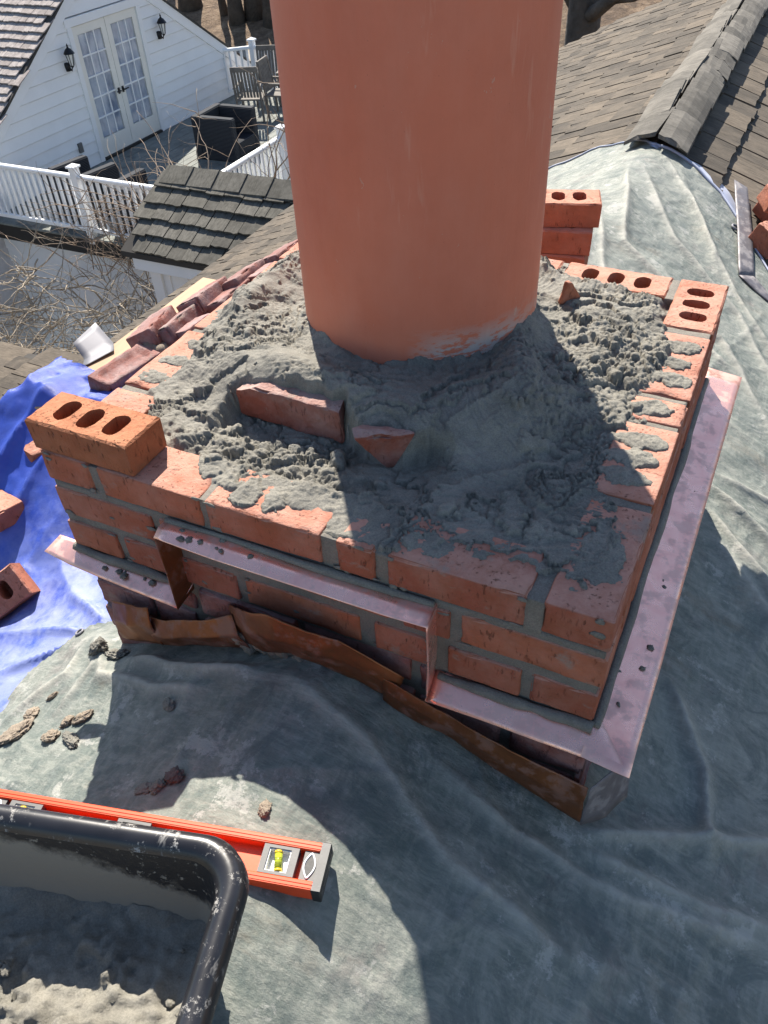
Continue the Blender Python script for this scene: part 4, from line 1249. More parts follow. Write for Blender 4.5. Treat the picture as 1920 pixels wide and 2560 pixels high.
loft([rrect(.0318, RC, TH - .015), rrect(.036, RC, TH - .05), rrect(.045, RC, .075), rrect(.056, RC, .026), rrect(.075, RC, .014), rrect(.12, RC, .012)], 'inner_shell', 'tub_inside', tub, True)
mixr = thing('mortar_batch', tuple(tub.location), 'wet grey mortar left in the bottom of the black tub', 'mortar', rz=TR)
def batch():
    xs_ = np.arange(-TLX + .05, -.050, .004); ys_ = np.arange(-TLY + .05, -.050, .004)
    X, Y = np.meshgrid(xs_, ys_, indexing='ij')
    n1 = fbm(X * 9, Y * 9, 0, 4, 81); n2 = fbm(X * 40, Y * 40, 0, 4, 82); n3 = fbm(X * 100, Y * 100, 0, 2, 83)
    mask = np.maximum(sstep(-.05, .25, fbm(X * 7 + 4, Y * 7, 0, 2, 84)), np.exp(-(((X + .17) / .12) ** 2 + ((Y + .12) / .07) ** 2)))
    Z = .030 + .012 * n1 + mask * (.026 * np.maximum(0, n2 + .05) + .008 * n3) + .006 * fbm((X + .6 * Y) * 8, (Y - .6 * X) * 70, 0, 2, 86) * (1 - mask)
    heap = .035 * np.exp(-(((X + .17) / .07) ** 2 + ((Y + .19) / .05) ** 2)) * (1 + .6 * n2)
    Z = Z + heap
    Z = Z + .05 * sstep(.42, .56, -X) * (1 + .3 * n1)      # drawn up against the far left
    e = np.minimum(np.minimum(-X - .05, X + TLX - .05), np.minimum(-Y - .05, Y + TLY - .05))
    Z = Z + .012 * sstep(.03, .0, e)
    V = np.stack([X, Y, Z], -1).reshape(-1, 3)
    mo('surface', V, grid_faces(len(xs_), len(ys_)), 'mortar_tub', mixr, True, True)
batch()
for i in range(26):
    x, y = rr.uniform(-.4, -.08), rr.uniform(-.34, -.08)
    V, F = rock((1, rr.uniform(.6, 1.3), .5), 400 + i, 3, .6, 1.8)
    s = rr.uniform(.003, .009)
    mo('lump', V * s + np.array([x, y, .040]), F, 'mortar_tub', mixr, True, True)

# ------------------------------------------------------------------ shingled roofs
def shingle_mesh(seed):
    r = random.Random(seed)
    n = 5
    V = []; F = []
    for i in range(n):
        x = -.5 + i / (n - 1)
        b = r.uniform(-.02, .02)
        V += [(x, b, 0), (x, b, 1 + r.uniform(-.12, .12)), (x, 1, .30), (x, 1, 0)]
    for i in range(n - 1):
        a = i * 4; c = a + 4
        F += [(a, c, c + 1, a + 1), (a + 1, c + 1, c + 2, a + 2), (a + 2, c + 2, c + 3, a + 3)]
    F += [(0, 1, 2, 3), ((n - 1) * 4 + 3, (n - 1) * 4 + 2, (n - 1) * 4 + 1, (n - 1) * 4)]
    return V, F
SH = [shingle_mesh(i) for i in range(6)]
CAMP = np.array(cam.matrix_world.translation); RR, UU, FF = np.array(_r2), np.array(_u2), np.array(_f)
def in_view(p, pad=140):
    d = np.array(p) - CAMP; z = d @ FF
    if z <= .05: return None
    x = 960 + 2041.8 * (d @ RR) / z; y = 1280 - 2041.8 * (d @ UU) / z
    if -pad < x < 1920 + pad and -pad < y < 2560 + pad: return z
    return None
def shingles(parent, org, u, v, u0, u1, v0, v1, expo, wmean, thick, mat, keep=None, maxn=300, seed=1, length=2.1, top=1e9):
    """org on the surface, u along the courses, v up the slope"""
    r = random.Random(seed)
    u = Vector(u).normalized(); v = Vector(v).normalized(); nrm = u.cross(v)
    if nrm.z < 0: nrm = -nrm
    org = Vector(org)
    datas = []
    for V, F in SH:
        me = mesh_data('shingle', V, F); me.materials.append(MAT[mat]); datas.append(me)
    items = []
    row = 0; vv = v0
    while vv < v1:
        uu = u0 - r.uniform(0, wmean)
        while uu < u1:
            w = wmean * r.uniform(.6, 1.4)
            ctr = org + u * (uu + w / 2) + v * vv
            if keep is None or keep(ctr):
                z = in_view(ctr)
                if z is not None:
                    L = min(expo * length, max(.05, top - vv))
                    tilt = math.atan2(thick * 1.1, expo * 1.0) + r.uniform(-.01, .02)
                    vd = (v * math.cos(tilt) - nrm * math.sin(tilt)); nd = u.cross(vd)
                    if nd.z < 0: nd = -nd
                    hand = 1 if u.cross(vd).dot(nd) > 0 else -1
                    yaw = r.uniform(-.012, .012)
                    uu_ = (u * math.cos(yaw) + vd * math.sin(yaw)); v_ = (vd * math.cos(yaw) - u * math.sin(yaw))
                    p = ctr + nrm * (thick * 1.25 + r.uniform(0, .003)) + v * r.uniform(-.012, .008) * (expo / .14)
                    mt = Matrix(((uu_.x * w * .985, v_.x * L, nd.x * thick, p.x), (uu_.y * w * .985, v_.y * L, nd.y * thick, p.y), (uu_.z * w * .985, v_.z * L, nd.z * thick, p.z), (0, 0, 0, 1)))
                    items.append((z, mt, r.randrange(6)))
            uu += w + r.uniform(.003, .009)
        vv += expo * r.uniform(.96, 1.04); row += 1
    items.sort(key=lambda t: t[0])
    base = Matrix.Translation(wloc(parent)).inverted()
    for z, mt, k in items[:maxn]:
        o = bpy.data.objects.new('shingle', datas[k]); COL.objects.link(o); o.parent = parent
        o.matrix_basis = base @ mt
    rest = items[maxn:]
    if rest:
        V = []; F = []
        for z, mt, k in rest:
            A = np.array(mt); n = len(V)
            P = np.array(SH[k][0]) @ A[:3, :3].T + A[:3, 3]
            V += P.tolist(); F += [tuple(i + n for i in f) for f in SH[k][1]]
        o = mo('far_shingles', V, F, mat, parent); o['kind'] = 'stuff'
    return len(items)

hr = thing('house_roof', (0, 3.5, -1.8), 'weathered cedar shingled gable roof running back behind the chimney', 'roof')
YE = 7.3; EX = -2.62; EXR = 3.2
ca, sa = 1 / math.hypot(1, SL), SL / math.hypot(1, SL)
V = [(EX, -2.5, roof_z(EX)), (RX, -2.5, RZ), (EXR, -2.5, roof_z(EXR)), (EX, YE, roof_z(EX)), (RX, YE, RZ), (EXR, YE, roof_z(EXR)),
     (EX, -2.5, roof_z(EX) - .15), (RX, -2.5, RZ - .15), (EXR, -2.5, roof_z(EXR) - .15), (EX, YE, roof_z(EX) - .15), (RX, YE, RZ - .15), (EXR, YE, roof_z(EXR) - .15)]
V = [(a, b, float(c) - .012) for a, b, c in V]
mo('deck', V, [(0, 1, 4, 3), (1, 2, 5, 4), (9, 10, 7, 6), (10, 11, 8, 7), (0, 3, 9, 6), (5, 2, 8, 11), (3, 4, 10, 9), (4, 5, 11, 10), (1, 0, 6, 7), (2, 1, 7, 8)], 'roof_deck', hr)
def keepL(p): return p.y > np.interp(p.x, _bx, _by) - .2 if p.x > -.25 else (p.y > 1.2)
nL = shingles(hr, (RX, 0, RZ - .008), (0, 1, 0), (ca, 0, sa), .9, YE, -(RX - EX) / ca, -.05, .142, .15, .011, 'cedar', keepL, 200, 3, top=-.012)
def keepR(p): return p.y > np.interp(p.x, _bx, _by) - .25
hrr = hr
nR = shingles(hr, (RX, 0, RZ - .008), (0, 1, 0), (-ca, 0, sa), 1.6, YE, -1.6 / ca, -.05, .165, .16, .013, 'cedar', keepR, 95, 4, top=-.012)
# ridge boards lapped over each other
def cap_mesh(seed, side):
    r = random.Random(seed); V = []; F = []
    n = 6
    L = .30
    for i in range(n):
        t = i / (n - 1)
        w = .125 * t
        curl = .010 * math.sin(t * math.pi) + r.uniform(-.002, .002)
        for (yy, zz) in ((0 + r.uniform(-.016, .016), .014), (0 + r.uniform(-.014, .014), .0), (L, -.004), (L, .004)):
            V.append((side * w * ca, yy, -w * sa + curl + zz))
    for i in range(n - 1):
        a = i * 4; c = a + 4
        F += [(a, c, c + 1, a + 1), (a + 1, c + 1, c + 2, a + 2), (a + 2, c + 2, c + 3, a + 3), (a + 3, c + 3, c, a)]
    F += [(0, 1, 2, 3), ((n - 1) * 4 + 3, (n - 1) * 4 + 2, (n - 1) * 4 + 1, (n - 1) * 4)]
    if side < 0: F = [f[::-1] for f in F]
    return V, F
capm = {}
for sd in (1, -1):
    for i in range(5):
        V, F = cap_mesh(i * 2 + (sd > 0), sd); me = mesh_data('ridge_board', V, F); me.materials.append(MAT['cedar_cap']); capm[(sd, i)] = me
y = 2.56; i = 0
while y < YE - .05:
    for sd in (1, -1):
        o = bpy.data.objects.new('ridge_board', capm[(sd, rr.randrange(5))]); COL.objects.link(o); o.parent = hr
        o.location = Vector((RX + .012 * sd * (1 if sd > 0 else .2), y + rr.uniform(-.02, .02), RZ + .042 + rr.uniform(0, .012))) - hr.location
        o.rotation_euler = (math.radians(3.6), rr.uniform(-.06, .06), rr.uniform(-.05, .05))
    y += .142; i += 1

# small neighbouring roof below the eave
sr = thing('dormer', (-3.4, 4.9, -3.2), 'small dormer with dark cedar shingles and white battened wall', 'dormer')
def SZ(y): return -1.74 - .6 * (5.27 - y)
dx0, dx1 = -4.20, -2.72
ye = 4.50
V = [(dx0 + .02, ye, SZ(ye)), (dx1, ye, SZ(ye)), (dx1, 5.27, -1.74), (dx0 + .10, 5.27, -1.74), (dx0 + .18, 6.04, SZ(ye)), (dx1, 6.04, SZ(ye))]
V2 = [(a, b, c - .05) for a, b, c in V]
mo('roof_deck', V + V2, [(0, 1, 2, 3), (3, 2, 5, 4), (9, 8, 7, 6), (10, 11, 8, 9), (0, 3, 9, 6), (3, 4, 10, 9), (1, 0, 6, 7)], 'roof_deck', sr)
h6 = math.hypot(1, .6)
shingles(sr, (0, 5.27, -1.745), (1, 0, 0), (0, 1 / h6, .6 / h6), dx0 + .08, dx1, -.90, -.10, .172, .165, .017, 'cedar_dark', lambda p: p.x > dx0 + .06 and p.x < dx1 - .02, 200, 6, 1.5, top=-.02)
x = dx0 + .10
while x < dx1:
    w = rr.uniform(.24, .34); mb = MB()
    for s, m_ in ((-1, 1), (1, 1)):
        y1 = 5.27 + s * .17
        a, b = (x, 5.27, -1.705), (x + w, 5.27, -1.698)
        mb.add([(x, 5.27, -1.708), (x + w + .04, 5.27, -1.695), (x + w + .04, y1, -1.792), (x, y1, -1.805), (x, 5.27, -1.722), (x + w + .04, 5.27, -1.709), (x + w + .04, y1, -1.810), (x, y1, -1.823)],
               [(0, 1, 2, 3), (4, 7, 6, 5), (3, 2, 6, 7), (0, 3, 7, 4), (1, 5, 6, 2)])
    mb.obj('ridge_board', 'cedar_dark', sr); x += w
wy = 4.63
wx0 = -3.97
mb = MB(); mb.box((wx0, wy, -5.0), (dx1 - .1, wy + .1, SZ(ye) - .02)); mb.box((wx0, wy + .1, -5.0), (wx0 + .1, 5.9, SZ(ye) - .02)); mb.obj('wall', 'white_paint', sr)
for k in range(7):
    x = wx0 + .14 + k * .2
    MB().box((x, wy - .012, -5.0), (x + .035, wy - .0005, SZ(ye) - .17)).obj('batten', 'white_paint', sr)
MB().bbox((wx0 - .03, wy - .03, -5.0), (wx0 + .09, wy + .02, SZ(ye) - .17), .004).obj('corner_board', 'white_paint', sr)
MB().bbox((wx0 - .12, ye + .02, SZ(ye) - .17), (dx1 - .1, wy + .02, SZ(ye) - .055), .006).obj('eave_fascia', 'white_paint', sr)

# lower roof at the far left
pr = thing('porch_roof', (-4.3, 2.4, -3.0), 'low grey shingled porch roof beyond the blue tarp at the left edge', 'roof')
pz = lambda x: -2.20 - .12 * (-2.9 - x)
V = [(-6.5, -1.0, pz(-6.5)), (-2.75, -1.0, pz(-2.75)), (-2.75, 3.0, pz(-2.75)), (-6.5, 3.0, pz(-6.5))]
mo('deck', [(a, b, c - .02) for a, b, c in V] + [(a, b, c - .2) for a, b, c in V], [(0, 1, 2, 3), (7, 6, 5, 4), (0, 3, 7, 4), (2, 1, 5, 6), (3, 2, 6, 7), (1, 0, 4, 5)], 'roof_deck', pr)
shingles(pr, (-2.75, 0, pz(-2.75) - .012), (0, 1, 0), (1, 0, .12), .9, 3.0, -3.0, -.05, .17, .17, .016, 'cedar', lambda p: p.y < 2.95, 160, 9)

# ------------------------------------------------------------------ plank with salvaged bricks left of the chimney
pk = thing('plank', (-.68, 1.2, -.54), 'pale new timber plank on brackets left of the chimney', 'plank')
MB().bbox((-.805, .60, -.54), (-.50, 1.46, -.50), .003).obj('board', 'pine_board', pk)
for yy in (.9, 1.3):
    mb = MB(); mb.bbox((-.83, yy, -.58), (-.47, yy + .05, -.541), .003)
    mb.add([(-.82, yy + .01, -.58), (-.78, yy + .01, -.58), (-.78, yy + .04, -.58), (-.82, yy + .04, -.58), (-.82, yy + .01, -.93), (-.78, yy + .01, -.91), (-.78, yy + .04, -.91), (-.82, yy + .04, -.93)], [(0, 1, 2, 3), (4, 7, 6, 5), (0, 4, 5, 1), (1, 5, 6, 2), (2, 6, 7, 3), (3, 7, 4, 0)])
    mb.obj('bracket', 'pine_board', pk)
salv = [
 # x, y, z, rz, rx, ry, L, label
 (-.640, .700, -.497, 1.45, .10, .0, .205, 'purplish salvaged brick lying nearest on the plank with a hollowed top'),
 (-.640, .935, -.480, 1.85, -.45, .10, .19, 'salvaged brick tipped against the row, second from the near end of the plank'),
 (-.60, .965, -.478, 1.65, -.55, .05, .20, 'salvaged brick with grey mortar skin, third along the plank'),
 (-.555, .985, -.470, 1.6, -.35, .06, .16, 'broken salvaged brick crusted with white mortar on the plank'),
 (-.615, 1.14, -.480, 1.70, -.5, .12, .205, 'tallest leaning salvaged brick in the middle of the plank row'),
 (-.555, 1.17, -.475, 1.62, -.4, .05, .19, 'dark red salvaged brick just behind the white crusted one'),
 (-.575, 1.30, -.478, 1.66, -.5, .10, .20, 'salvaged brick with pale edge, third from the far end of the row'),
 (-.545, 1.36, -.476, 1.58, -.35, .06, .20, 'whitish salvaged brick next to last at the far end of the plank row'),
 (-.545, 1.50, -.478, 1.6, -.45, .10, .205, 'farthest salvaged brick on the plank, reddish with mortar stains'),
]
for i, (x, y, z, rz, rx, ry, L, lab) in enumerate(salv):
    if i == 3: V, F = broken_brick(L, .09, .057, 61, [((.13, .04, .03), (1, .4, .5))])
    else: V, F = solid_brick(L, .09, .057, 600 + i, .005, .003, .012)
    if i == 0:
        m_ = (V[:, 2] > .05) & (np.abs(V[:, 0] - L / 2) < .075) & (np.abs(V[:, 1] - .045) < .026)
        V[m_, 2] -= .009
    V = place(V, (0, 0, 0), rz, rx, ry)
    lowest = V[:, 2].min()
    o = mo('salvaged_brick', V, F, 'brick_salvage' if i not in (3, 7) else 'brick_old', None, True, True)
    o.location = (x + .055, y, -.4985 - lowest)
    tag(o, lab, 'brick', 'salvaged bricks on the plank')
V, F = rock((.038, .05, .036), 77, 3, .4, 1.5)
o = mo('mortar_chunk', V, F, 'mortar_dry', None, False, True); o.location = (-.60, .93, -.47)
tag(o, 'rough grey chunk of old mortar on the plank between the salvaged bricks', 'mortar')
tr = thing('bent_flashing', (-.84, .90, -.53), 'bent galvanised metal flashing piece leaning on the outer plank edge', 'flashing')
o = sheet('sheet', [[(-.885, .885, -.470), (-.895, 1.005, -.462)], [(-.83, .86, -.50), (-.80, .965, -.495)], [(-.795, .815, -.495), (-.765, .925, -.492)]], 'galvanised', tr, .001, 4, .001, 30)

# ------------------------------------------------------------------ spare bricks
# stack standing behind the chimney
stk = [(.40, 1.17, 0.0, .10, 'bottom spare brick of the stack behind the chimney, mostly hidden'),
       (.405, 1.165, 0.0, .06, 'second spare brick up in the stack behind the chimney'),
       (.392, 1.155, 0.0, .11, 'third spare brick up in the stack behind the chimney, set a little left'),
       (.402, 1.15, 0.0, .20, 'fourth spare brick up in the stack behind the chimney with a worn face'),
       (.415, 1.16, 0.0, .30, 'top spare cored brick of the stack behind the chimney, skewed')]
zz = tarp_at(.5, 1.2) + .006
for i, (x, y, _, rz, lab) in enumerate(stk):
    V, F = cored_brick(.20, .092, .057, 700 + i)
    o = mo('spare_brick', V, F, 'brick_spare', None, False, True)
    o.location = (x, y, zz); o.rotation_euler = (0, 0, rz); zz += .0585
    tag(o, lab, 'brick', 'spare bricks stacked behind the chimney')
# pile at the right edge
for i, (x, y, rz, zo, brk, lab) in enumerate(((.955, 2.46, .9, .0, False, 'whole red brick underneath the pile at the right picture edge'),
      (.935, 2.40, .5, .062, False, 'upper pale red brick of the pile at the right picture edge'),
      (.985, 2.22, 1.2, .0, True, 'broken brick half with rough face lying at the right picture edge'))):
    if brk: V, F = broken_brick(.16, .10, .075, 41, [((.10, .05, .04), (1, .5, .3)), ((.0, .0, .05), (-.5, -.4, .8))])
    else: V, F = solid_brick(.2, .095, .06, 720 + i, .005, .0015, .008)
    o = mo('edge_brick', place(V, (0, 0, 0), rz), F, 'brick_spare', None, False, True)
    o.location = (x, y, float(roof_z(x)) + .03 + zo); o.rotation_euler = (0, .42, 0)
    tag(o, lab, 'brick', 'bricks at the right edge')
# dark metal strip
ms = thing('metal_strip', (.88, 2.3, -.44), 'flat dark stained metal strip lying across the tarp hem at the right', 'metal strip')
sheet('strip', [[(.800, 2.64, -.385), (.86, 2.32, -.415), (.918, 1.99, -.452)], [(.852, 2.63, -.405), (.91, 2.33, -.432), (.964, 2.035, -.470)]], 'lead_flashing', ms, .004, 6, .001, 40)
sheet('bent_end', [[(.918, 1.99, -.450), (.99, 1.955, -.485), (1.07, 1.93, -.52)], [(.960, 2.035, -.468), (1.02, 1.99, -.498), (1.09, 1.95, -.532)]], 'lead_flashing', ms, .004, 4, .001, 41)
# bricks on the blue tarp
def left_brick(x, y, z, rz, rx, ry, core, lab, brk=None):
    if core: V, F = cored_brick(.2, .092, .057, 750)
    elif brk: V, F = broken_brick(.12, .08, .055, 751, brk)
    else: V, F = solid_brick(.2, .092, .057, 752, .005, .0015, .008)
    o = mo('tarp_brick', V, F, 'brick_spare', None, False, True)
    o.location = (x, y, z); o.rotation_euler = (rx, ry, rz)
    tag(o, lab, 'brick', 'bricks on the blue tarp'); return o
o = left_brick(0, 0, 0, 0, 0, 0, True, 'cored brick with an open slot leaning on the blue tarp at the left edge')
o.matrix_basis = Matrix(((-.5587, .7548, .3438, -0.5529), (-.7147, -.2278, -.6613, 0.2143), (-.4208, -.6151, .6667, -0.6727), (0, 0, 0, 1)))
left_brick(-.690, .380, -.705, math.radians(166), .08, .10, False, 'plain red brick on the blue tarp above the cored one at the left edge')
left_brick(-.74, .485, -.635, .6, .15, -.25, False, 'broken brick piece resting on the blue tarp behind the chimney corner', [((.075, .04, .03), (1, .3, .2)), ((.02, .0, .04), (-.6, -.5, .5))])

# ------------------------------------------------------------------ neighbouring house
WX = -10.4; DZ = -4.16
hs = thing('white_house', (WX - 1, 11.8, -8.0), 'white clapboard gable house with glazed double doors onto the deck', 'house')
AY, AZ = 11.85, -1.06
def rake(y): 
    y = abs(y - AY); return AZ - .642 * y + .03 * max(0, y - 3.4) ** 2
def rake_y(z):
    # half width of the gable at height z
    lo, hi = 0, 6
    for _ in range(40):
        mid = (lo + hi) / 2
        if rake(AY + mid) > z: lo = mid
        else: hi = mid
    return lo
EXPO = .19
DY0, DY1 = 10.86, 12.76; DTOP = -2.03
z = DZ - .0
mb = MB()
ys_ = list(np.linspace(AY - 4.6, AY + 4.6, 60))
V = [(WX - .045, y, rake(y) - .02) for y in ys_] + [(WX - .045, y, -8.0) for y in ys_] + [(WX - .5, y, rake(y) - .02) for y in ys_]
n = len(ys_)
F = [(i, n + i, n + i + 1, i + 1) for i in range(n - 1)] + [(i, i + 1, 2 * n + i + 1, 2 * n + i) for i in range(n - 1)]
mo('wall', V, F, 'sheathing_gap_shade', hs)  # backing painted grey so the board gaps read as shadow lines
def clap(y0, y1, z0, z1, c0=None, c1=None):
    """one lapped board; c0, c1 = y limits at the top edge when the rake cuts it"""
    a0 = y0 if c0 is None else c0; a1 = y1 if c1 is None else c1
    V = [(WX - .018, y0, z0), (WX - .018, y1, z0), (WX - .018, a1, z1), (WX - .018, a0, z1), (WX + .026, y0, z0), (WX + .026, y1, z0), (WX + .002, a1, z1), (WX + .002, a0, z1)]
    mo('clapboard', V, [(0, 3, 2, 1), (4, 5, 6, 7), (0, 1, 5, 4), (1, 2, 6, 5), (2, 3, 7, 6), (3, 0, 4, 7)], 'white_paint', hs)
z = DZ
while z < AZ - .25:
    hw0 = rake_y(z) - .2; hw1 = rake_y(z + EXPO + .008) - .2
    l0, r0, l1, r1 = AY - hw0, AY + hw0, AY - hw1, AY + hw1
    if z < DTOP - .02:
        clap(l0, DY0, z, z + EXPO - .011, min(l1, DY0 - .02), DY0); clap(DY1, r0, z, z + EXPO - .011, DY1, max(r1, DY1 + .02))
    else: clap(l0, r0, z, z + EXPO - .011, l1, r1)
    z += EXPO
# rake boards and roof edge
for s, nm in ((-1, 'rake_board'), (1, 'rake_board')):
    yy = np.linspace(0, 4.55, 24)
    V = []
    for q in yy:
        y = AY + s * q; zt = rake(y)
        V += [(WX - .02, y, zt - .20), (WX + .04, y, zt - .20), (WX + .04, y, zt), (WX - .02, y, zt)]
    F = []
    for i in range(len(yy) - 1):
        for k in range(4):
            a = i * 4 + k; b = i * 4 + (k + 1) % 4; f = (a, b, b + 4, a + 4); F.append(f if s > 0 else f[::-1])
    mo(nm, V, F, 'white_paint', hs)
    V = []
    for q in yy:
        y = AY + s * q; zt = rake(y) + .002
        V += [(WX + .06, y, zt), (WX + .06, y, zt + .04), (WX - 4.5, y, zt + .04), (WX - 4.5, y, zt)]
    mo('roof_slab', V, F, 'roof_deck', hs)
# near slope shingles
sl = math.hypot(1, .642)
shingles(hs, (0, AY, AZ + .035), (1, 0, 0), (0, 1 / sl, .642 / sl), -13.5, WX + .05, -5.2, -.05, .17, .17, .02, 'cedar_pale', lambda p: p.x < WX + .02 and p.y > 7.4, 260, 12, top=-.02)
# door casing
mb = MB()
mb.bbox((WX - .01, DY0, DZ), (WX + .045, DY0 + .10, DTOP), .004); mb.bbox((WX - .01, DY1 - .10, DZ), (WX + .045, DY1, DTOP), .004); mb.bbox((WX - .01, DY0 - .03, DTOP), (WX + .045, DY1 + .03, DTOP + .13), .004)
mb.obj('door_casing', 'white_paint', hs)
MB().box((WX - .05, DY0 + .1, DZ), (WX + .06, DY1 - .1, DZ + .04)).obj('threshold', 'dark_fascia', hs)
for side in (0, 1):
    a = DY0 + .105 if side == 0 else (DY0 + DY1) / 2 + .005
    b = (DY0 + DY1) / 2 - .005 if side == 0 else DY1 - .105
    z0, z1 = DZ + .045, DTOP - .01
    st_ = .12; tr_ = .13; br_ = .30
    g0, g1, h0, h1 = a + st_, b - st_, z0 + br_, z1 - tr_
    mb = MB(); x0, x1 = WX - .03, WX + .015
    mb.box((x0, a, z0), (x1, g0, z1)); mb.box((x0, g1, z0), (x1, b, z1)); mb.box((x0, g0, z0), (x1, g1, h0)); mb.box((x0, g0, h1), (x1, g1, z1))
    dr = mb.obj('door', 'door_paint', hs)
    mb = MB()
    for k in (1, 2):
        y = g0 + (g1 - g0) * k / 3; mb.box((x0 + .01, y - .012, h0), (x1 - .004, y + .012, h1))
    for k in range(1, 5):
        zc = h0 + (h1 - h0) * k / 5; mb.box((x0 + .012, g0, zc - .012), (x1 - .006, g1, zc + .012))
    mb.obj('muntins', 'white_paint', dr)
    for i in range(3):
        for k in range(5):
            ya, yb = g0 + (g1 - g0) * i / 3 + .012, g0 + (g1 - g0) * (i + 1) / 3 - .012
            za, zb = h0 + (h1 - h0) * k / 5 + .012, h0 + (h1 - h0) * (k + 1) / 5 - .012
            MB().box((WX - .012, ya, za), (WX - .007, yb, zb)).obj('pane', 'pane', dr)
    hy = b - .05 if side == 0 else a + .05
    mb = MB(); mb.bbox((WX + .015, hy - .025, DZ + .92), (WX + .03, hy + .025, DZ + 1.02), .003); mb.tube([(WX + .03, hy, DZ + .97), (WX + .07, hy, DZ + .97), (WX + .072, hy + (.10 if side else -.10), DZ + .975)], .012, 8)
    mb.obj('handle', 'black_metal', dr)
MB().bbox((WX + .012, 10.40, -3.86), (WX + .05, 10.50, -3.70), .006).obj('outlet_cover', 'grey_plastic', hs)
# wall lanterns
def lantern(y, z, lab):
    t = thing('wall_lantern', (WX + .012, y, z), lab, 'lamp', 'wall lanterns beside the doors')
    x0, y0, z0 = WX + .012, y, z
    MB().lathe([(.0, -.10), (.045, -.09), (.052, -.02), (.045, .03), (.0, .04)], (x0 + .02, y0, z0 - .06), 12).obj('backplate', 'black_metal', t, True)
    MB().tube([(x0 + .02, y0, z0 - .06), (x0 + .10, y0, z0 - .14), (x0 + .13, y0, z0 - .06)], .012, 8).obj('arm', 'black_metal', t, True)
    MB().lathe([(.03, -.06), (.062, .12), (.0, .12)], (x0 + .13, y0, z0), 8).obj('glass', 'lamp_glass', t)
    mb = MB()
    for k in range(6):
        a = k * math.pi / 3; mb.tube([(x0 + .13 + .034 * math.cos(a), y0 + .034 * math.sin(a), z0 - .06), (x0 + .13 + .068 * math.cos(a), y0 + .068 * math.sin(a), z0 + .125)], .006, 5)
    mb.lathe([(.0, -.10), (.02, -.085), (.036, -.06), (.0, -.055)], (x0 + .13, y0, z0), 10)
    mb.obj('cage', 'black_metal', t)
    MB().lathe([(.092, .115), (.085, .13), (.05, .18), (.02, .20), (.012, .22), (.016, .235), (.0, .27)], (x0 + .13, y0, z0), 12).obj('hood', 'black_metal', t, True)
lantern(10.66, -2.46, 'black wall lantern left of the glazed doors')
lantern(13.16, -2.50, 'black wall lantern right of the glazed doors')

# ------------------------------------------------------------------ deck
dk = thing('deck', (-8.3, 11.8, -5.0), 'raised grey timber deck in front of the white house', 'deck')
x = WX + .03
while x < -6.25:
    MB().bbox((x, 8.1, DZ - .035), (x + .138, 15.9, DZ - rr.uniform(0, .004)), .004).obj('deck_board', 'deck_wood', dk); x += .144
MB().box((WX + .02, 8.12, DZ - .28), (-6.2, 15.9, DZ - .04)).obj('frame', 'dark_fascia', dk)
def rail_seg(root, a, b, z0, h=.92, first=True):
    a = Vector(a); b = Vector(b); d = (b - a); L = d.length; d.normalize(); q = Vector((-d.y, d.x, 0))
    def bar(name, w, za, zb, c=.006):
        mb = MB(); mb.bbox((0, -w / 2, za), (L, w / 2, zb), c)
        mt = Matrix(((d.x, q.x, 0, a.x), (d.y, q.y, 0, a.y), (0, 0, 1, z0), (0, 0, 0, 1))); mb.xf(mt); mb.obj(name, 'white_vinyl', root)
    bar('top_rail', .085, h - .06, h, .014); bar('bottom_rail', .05, .08, .14)
    n = int(L / .118)
    for i in range(n):
        p = a + d * (L * (i + .5) / n)
        MB().box((p.x - .019, p.y - .019, z0 + .139), (p.x + .019, p.y + .019, z0 + h - .055)).obj('baluster', 'white_vinyl', root)
def post(root, x, y, z0, h=1.02):
    MB().bbox((x - .055, y - .055, z0 - .1), (x + .055, y + .055, z0 + h), .005).obj('post', 'white_vinyl', root)
    mb = MB(); mb.bbox((x - .078, y - .078, z0 + h - .005), (x + .078, y + .078, z0 + h + .025), .006)
    s = .072; mb.add([(x - s, y - s, z0 + h + .024), (x + s, y - s, z0 + h + .024), (x + s, y + s, z0 + h + .024), (x - s, y + s, z0 + h + .024), (x, y, z0 + h + .06)], [(0, 1, 4), (1, 2, 4), (2, 3, 4), (3, 0, 4)])
    mb.obj('post_cap', 'white_vinyl', root)
ra = thing('railing', (-8.3, 8.17, DZ), 'white deck railing along the near side of the deck', 'railing')
post(ra, -8.3, 8.17, DZ); rail_seg(ra, (-8.36, 8.17, 0), (-10.36, 8.17, 0), DZ); rail_seg(ra, (-8.24, 8.17, 0), (-6.36, 8.17, 0), DZ); post(ra, -6.30, 8.17, DZ)
rb = thing('railing', (-6.3, 10, DZ), 'white deck railing along the right side of the deck behind the dormer', 'railing')
post(rb, -6.30, 10.62, DZ); rail_seg(rb, (-6.30, 8.24, 0), (-6.30, 10.55, 0), DZ); rail_seg(rb, (-6.30, 10.69, 0), (-6.30, 15.6, 0), DZ)
rc = thing('railing', (-9.9, 15.5, DZ), 'white deck railing at the far corner beside the house gable', 'railing')
post(rc, -9.9, 15.5, DZ); rail_seg(rc, (-9.83, 15.5, 0), (-6.36, 15.5, 0), DZ); rail_seg(rc, (-9.95, 15.46, 0), (-10.8, 14.75, 0), DZ)
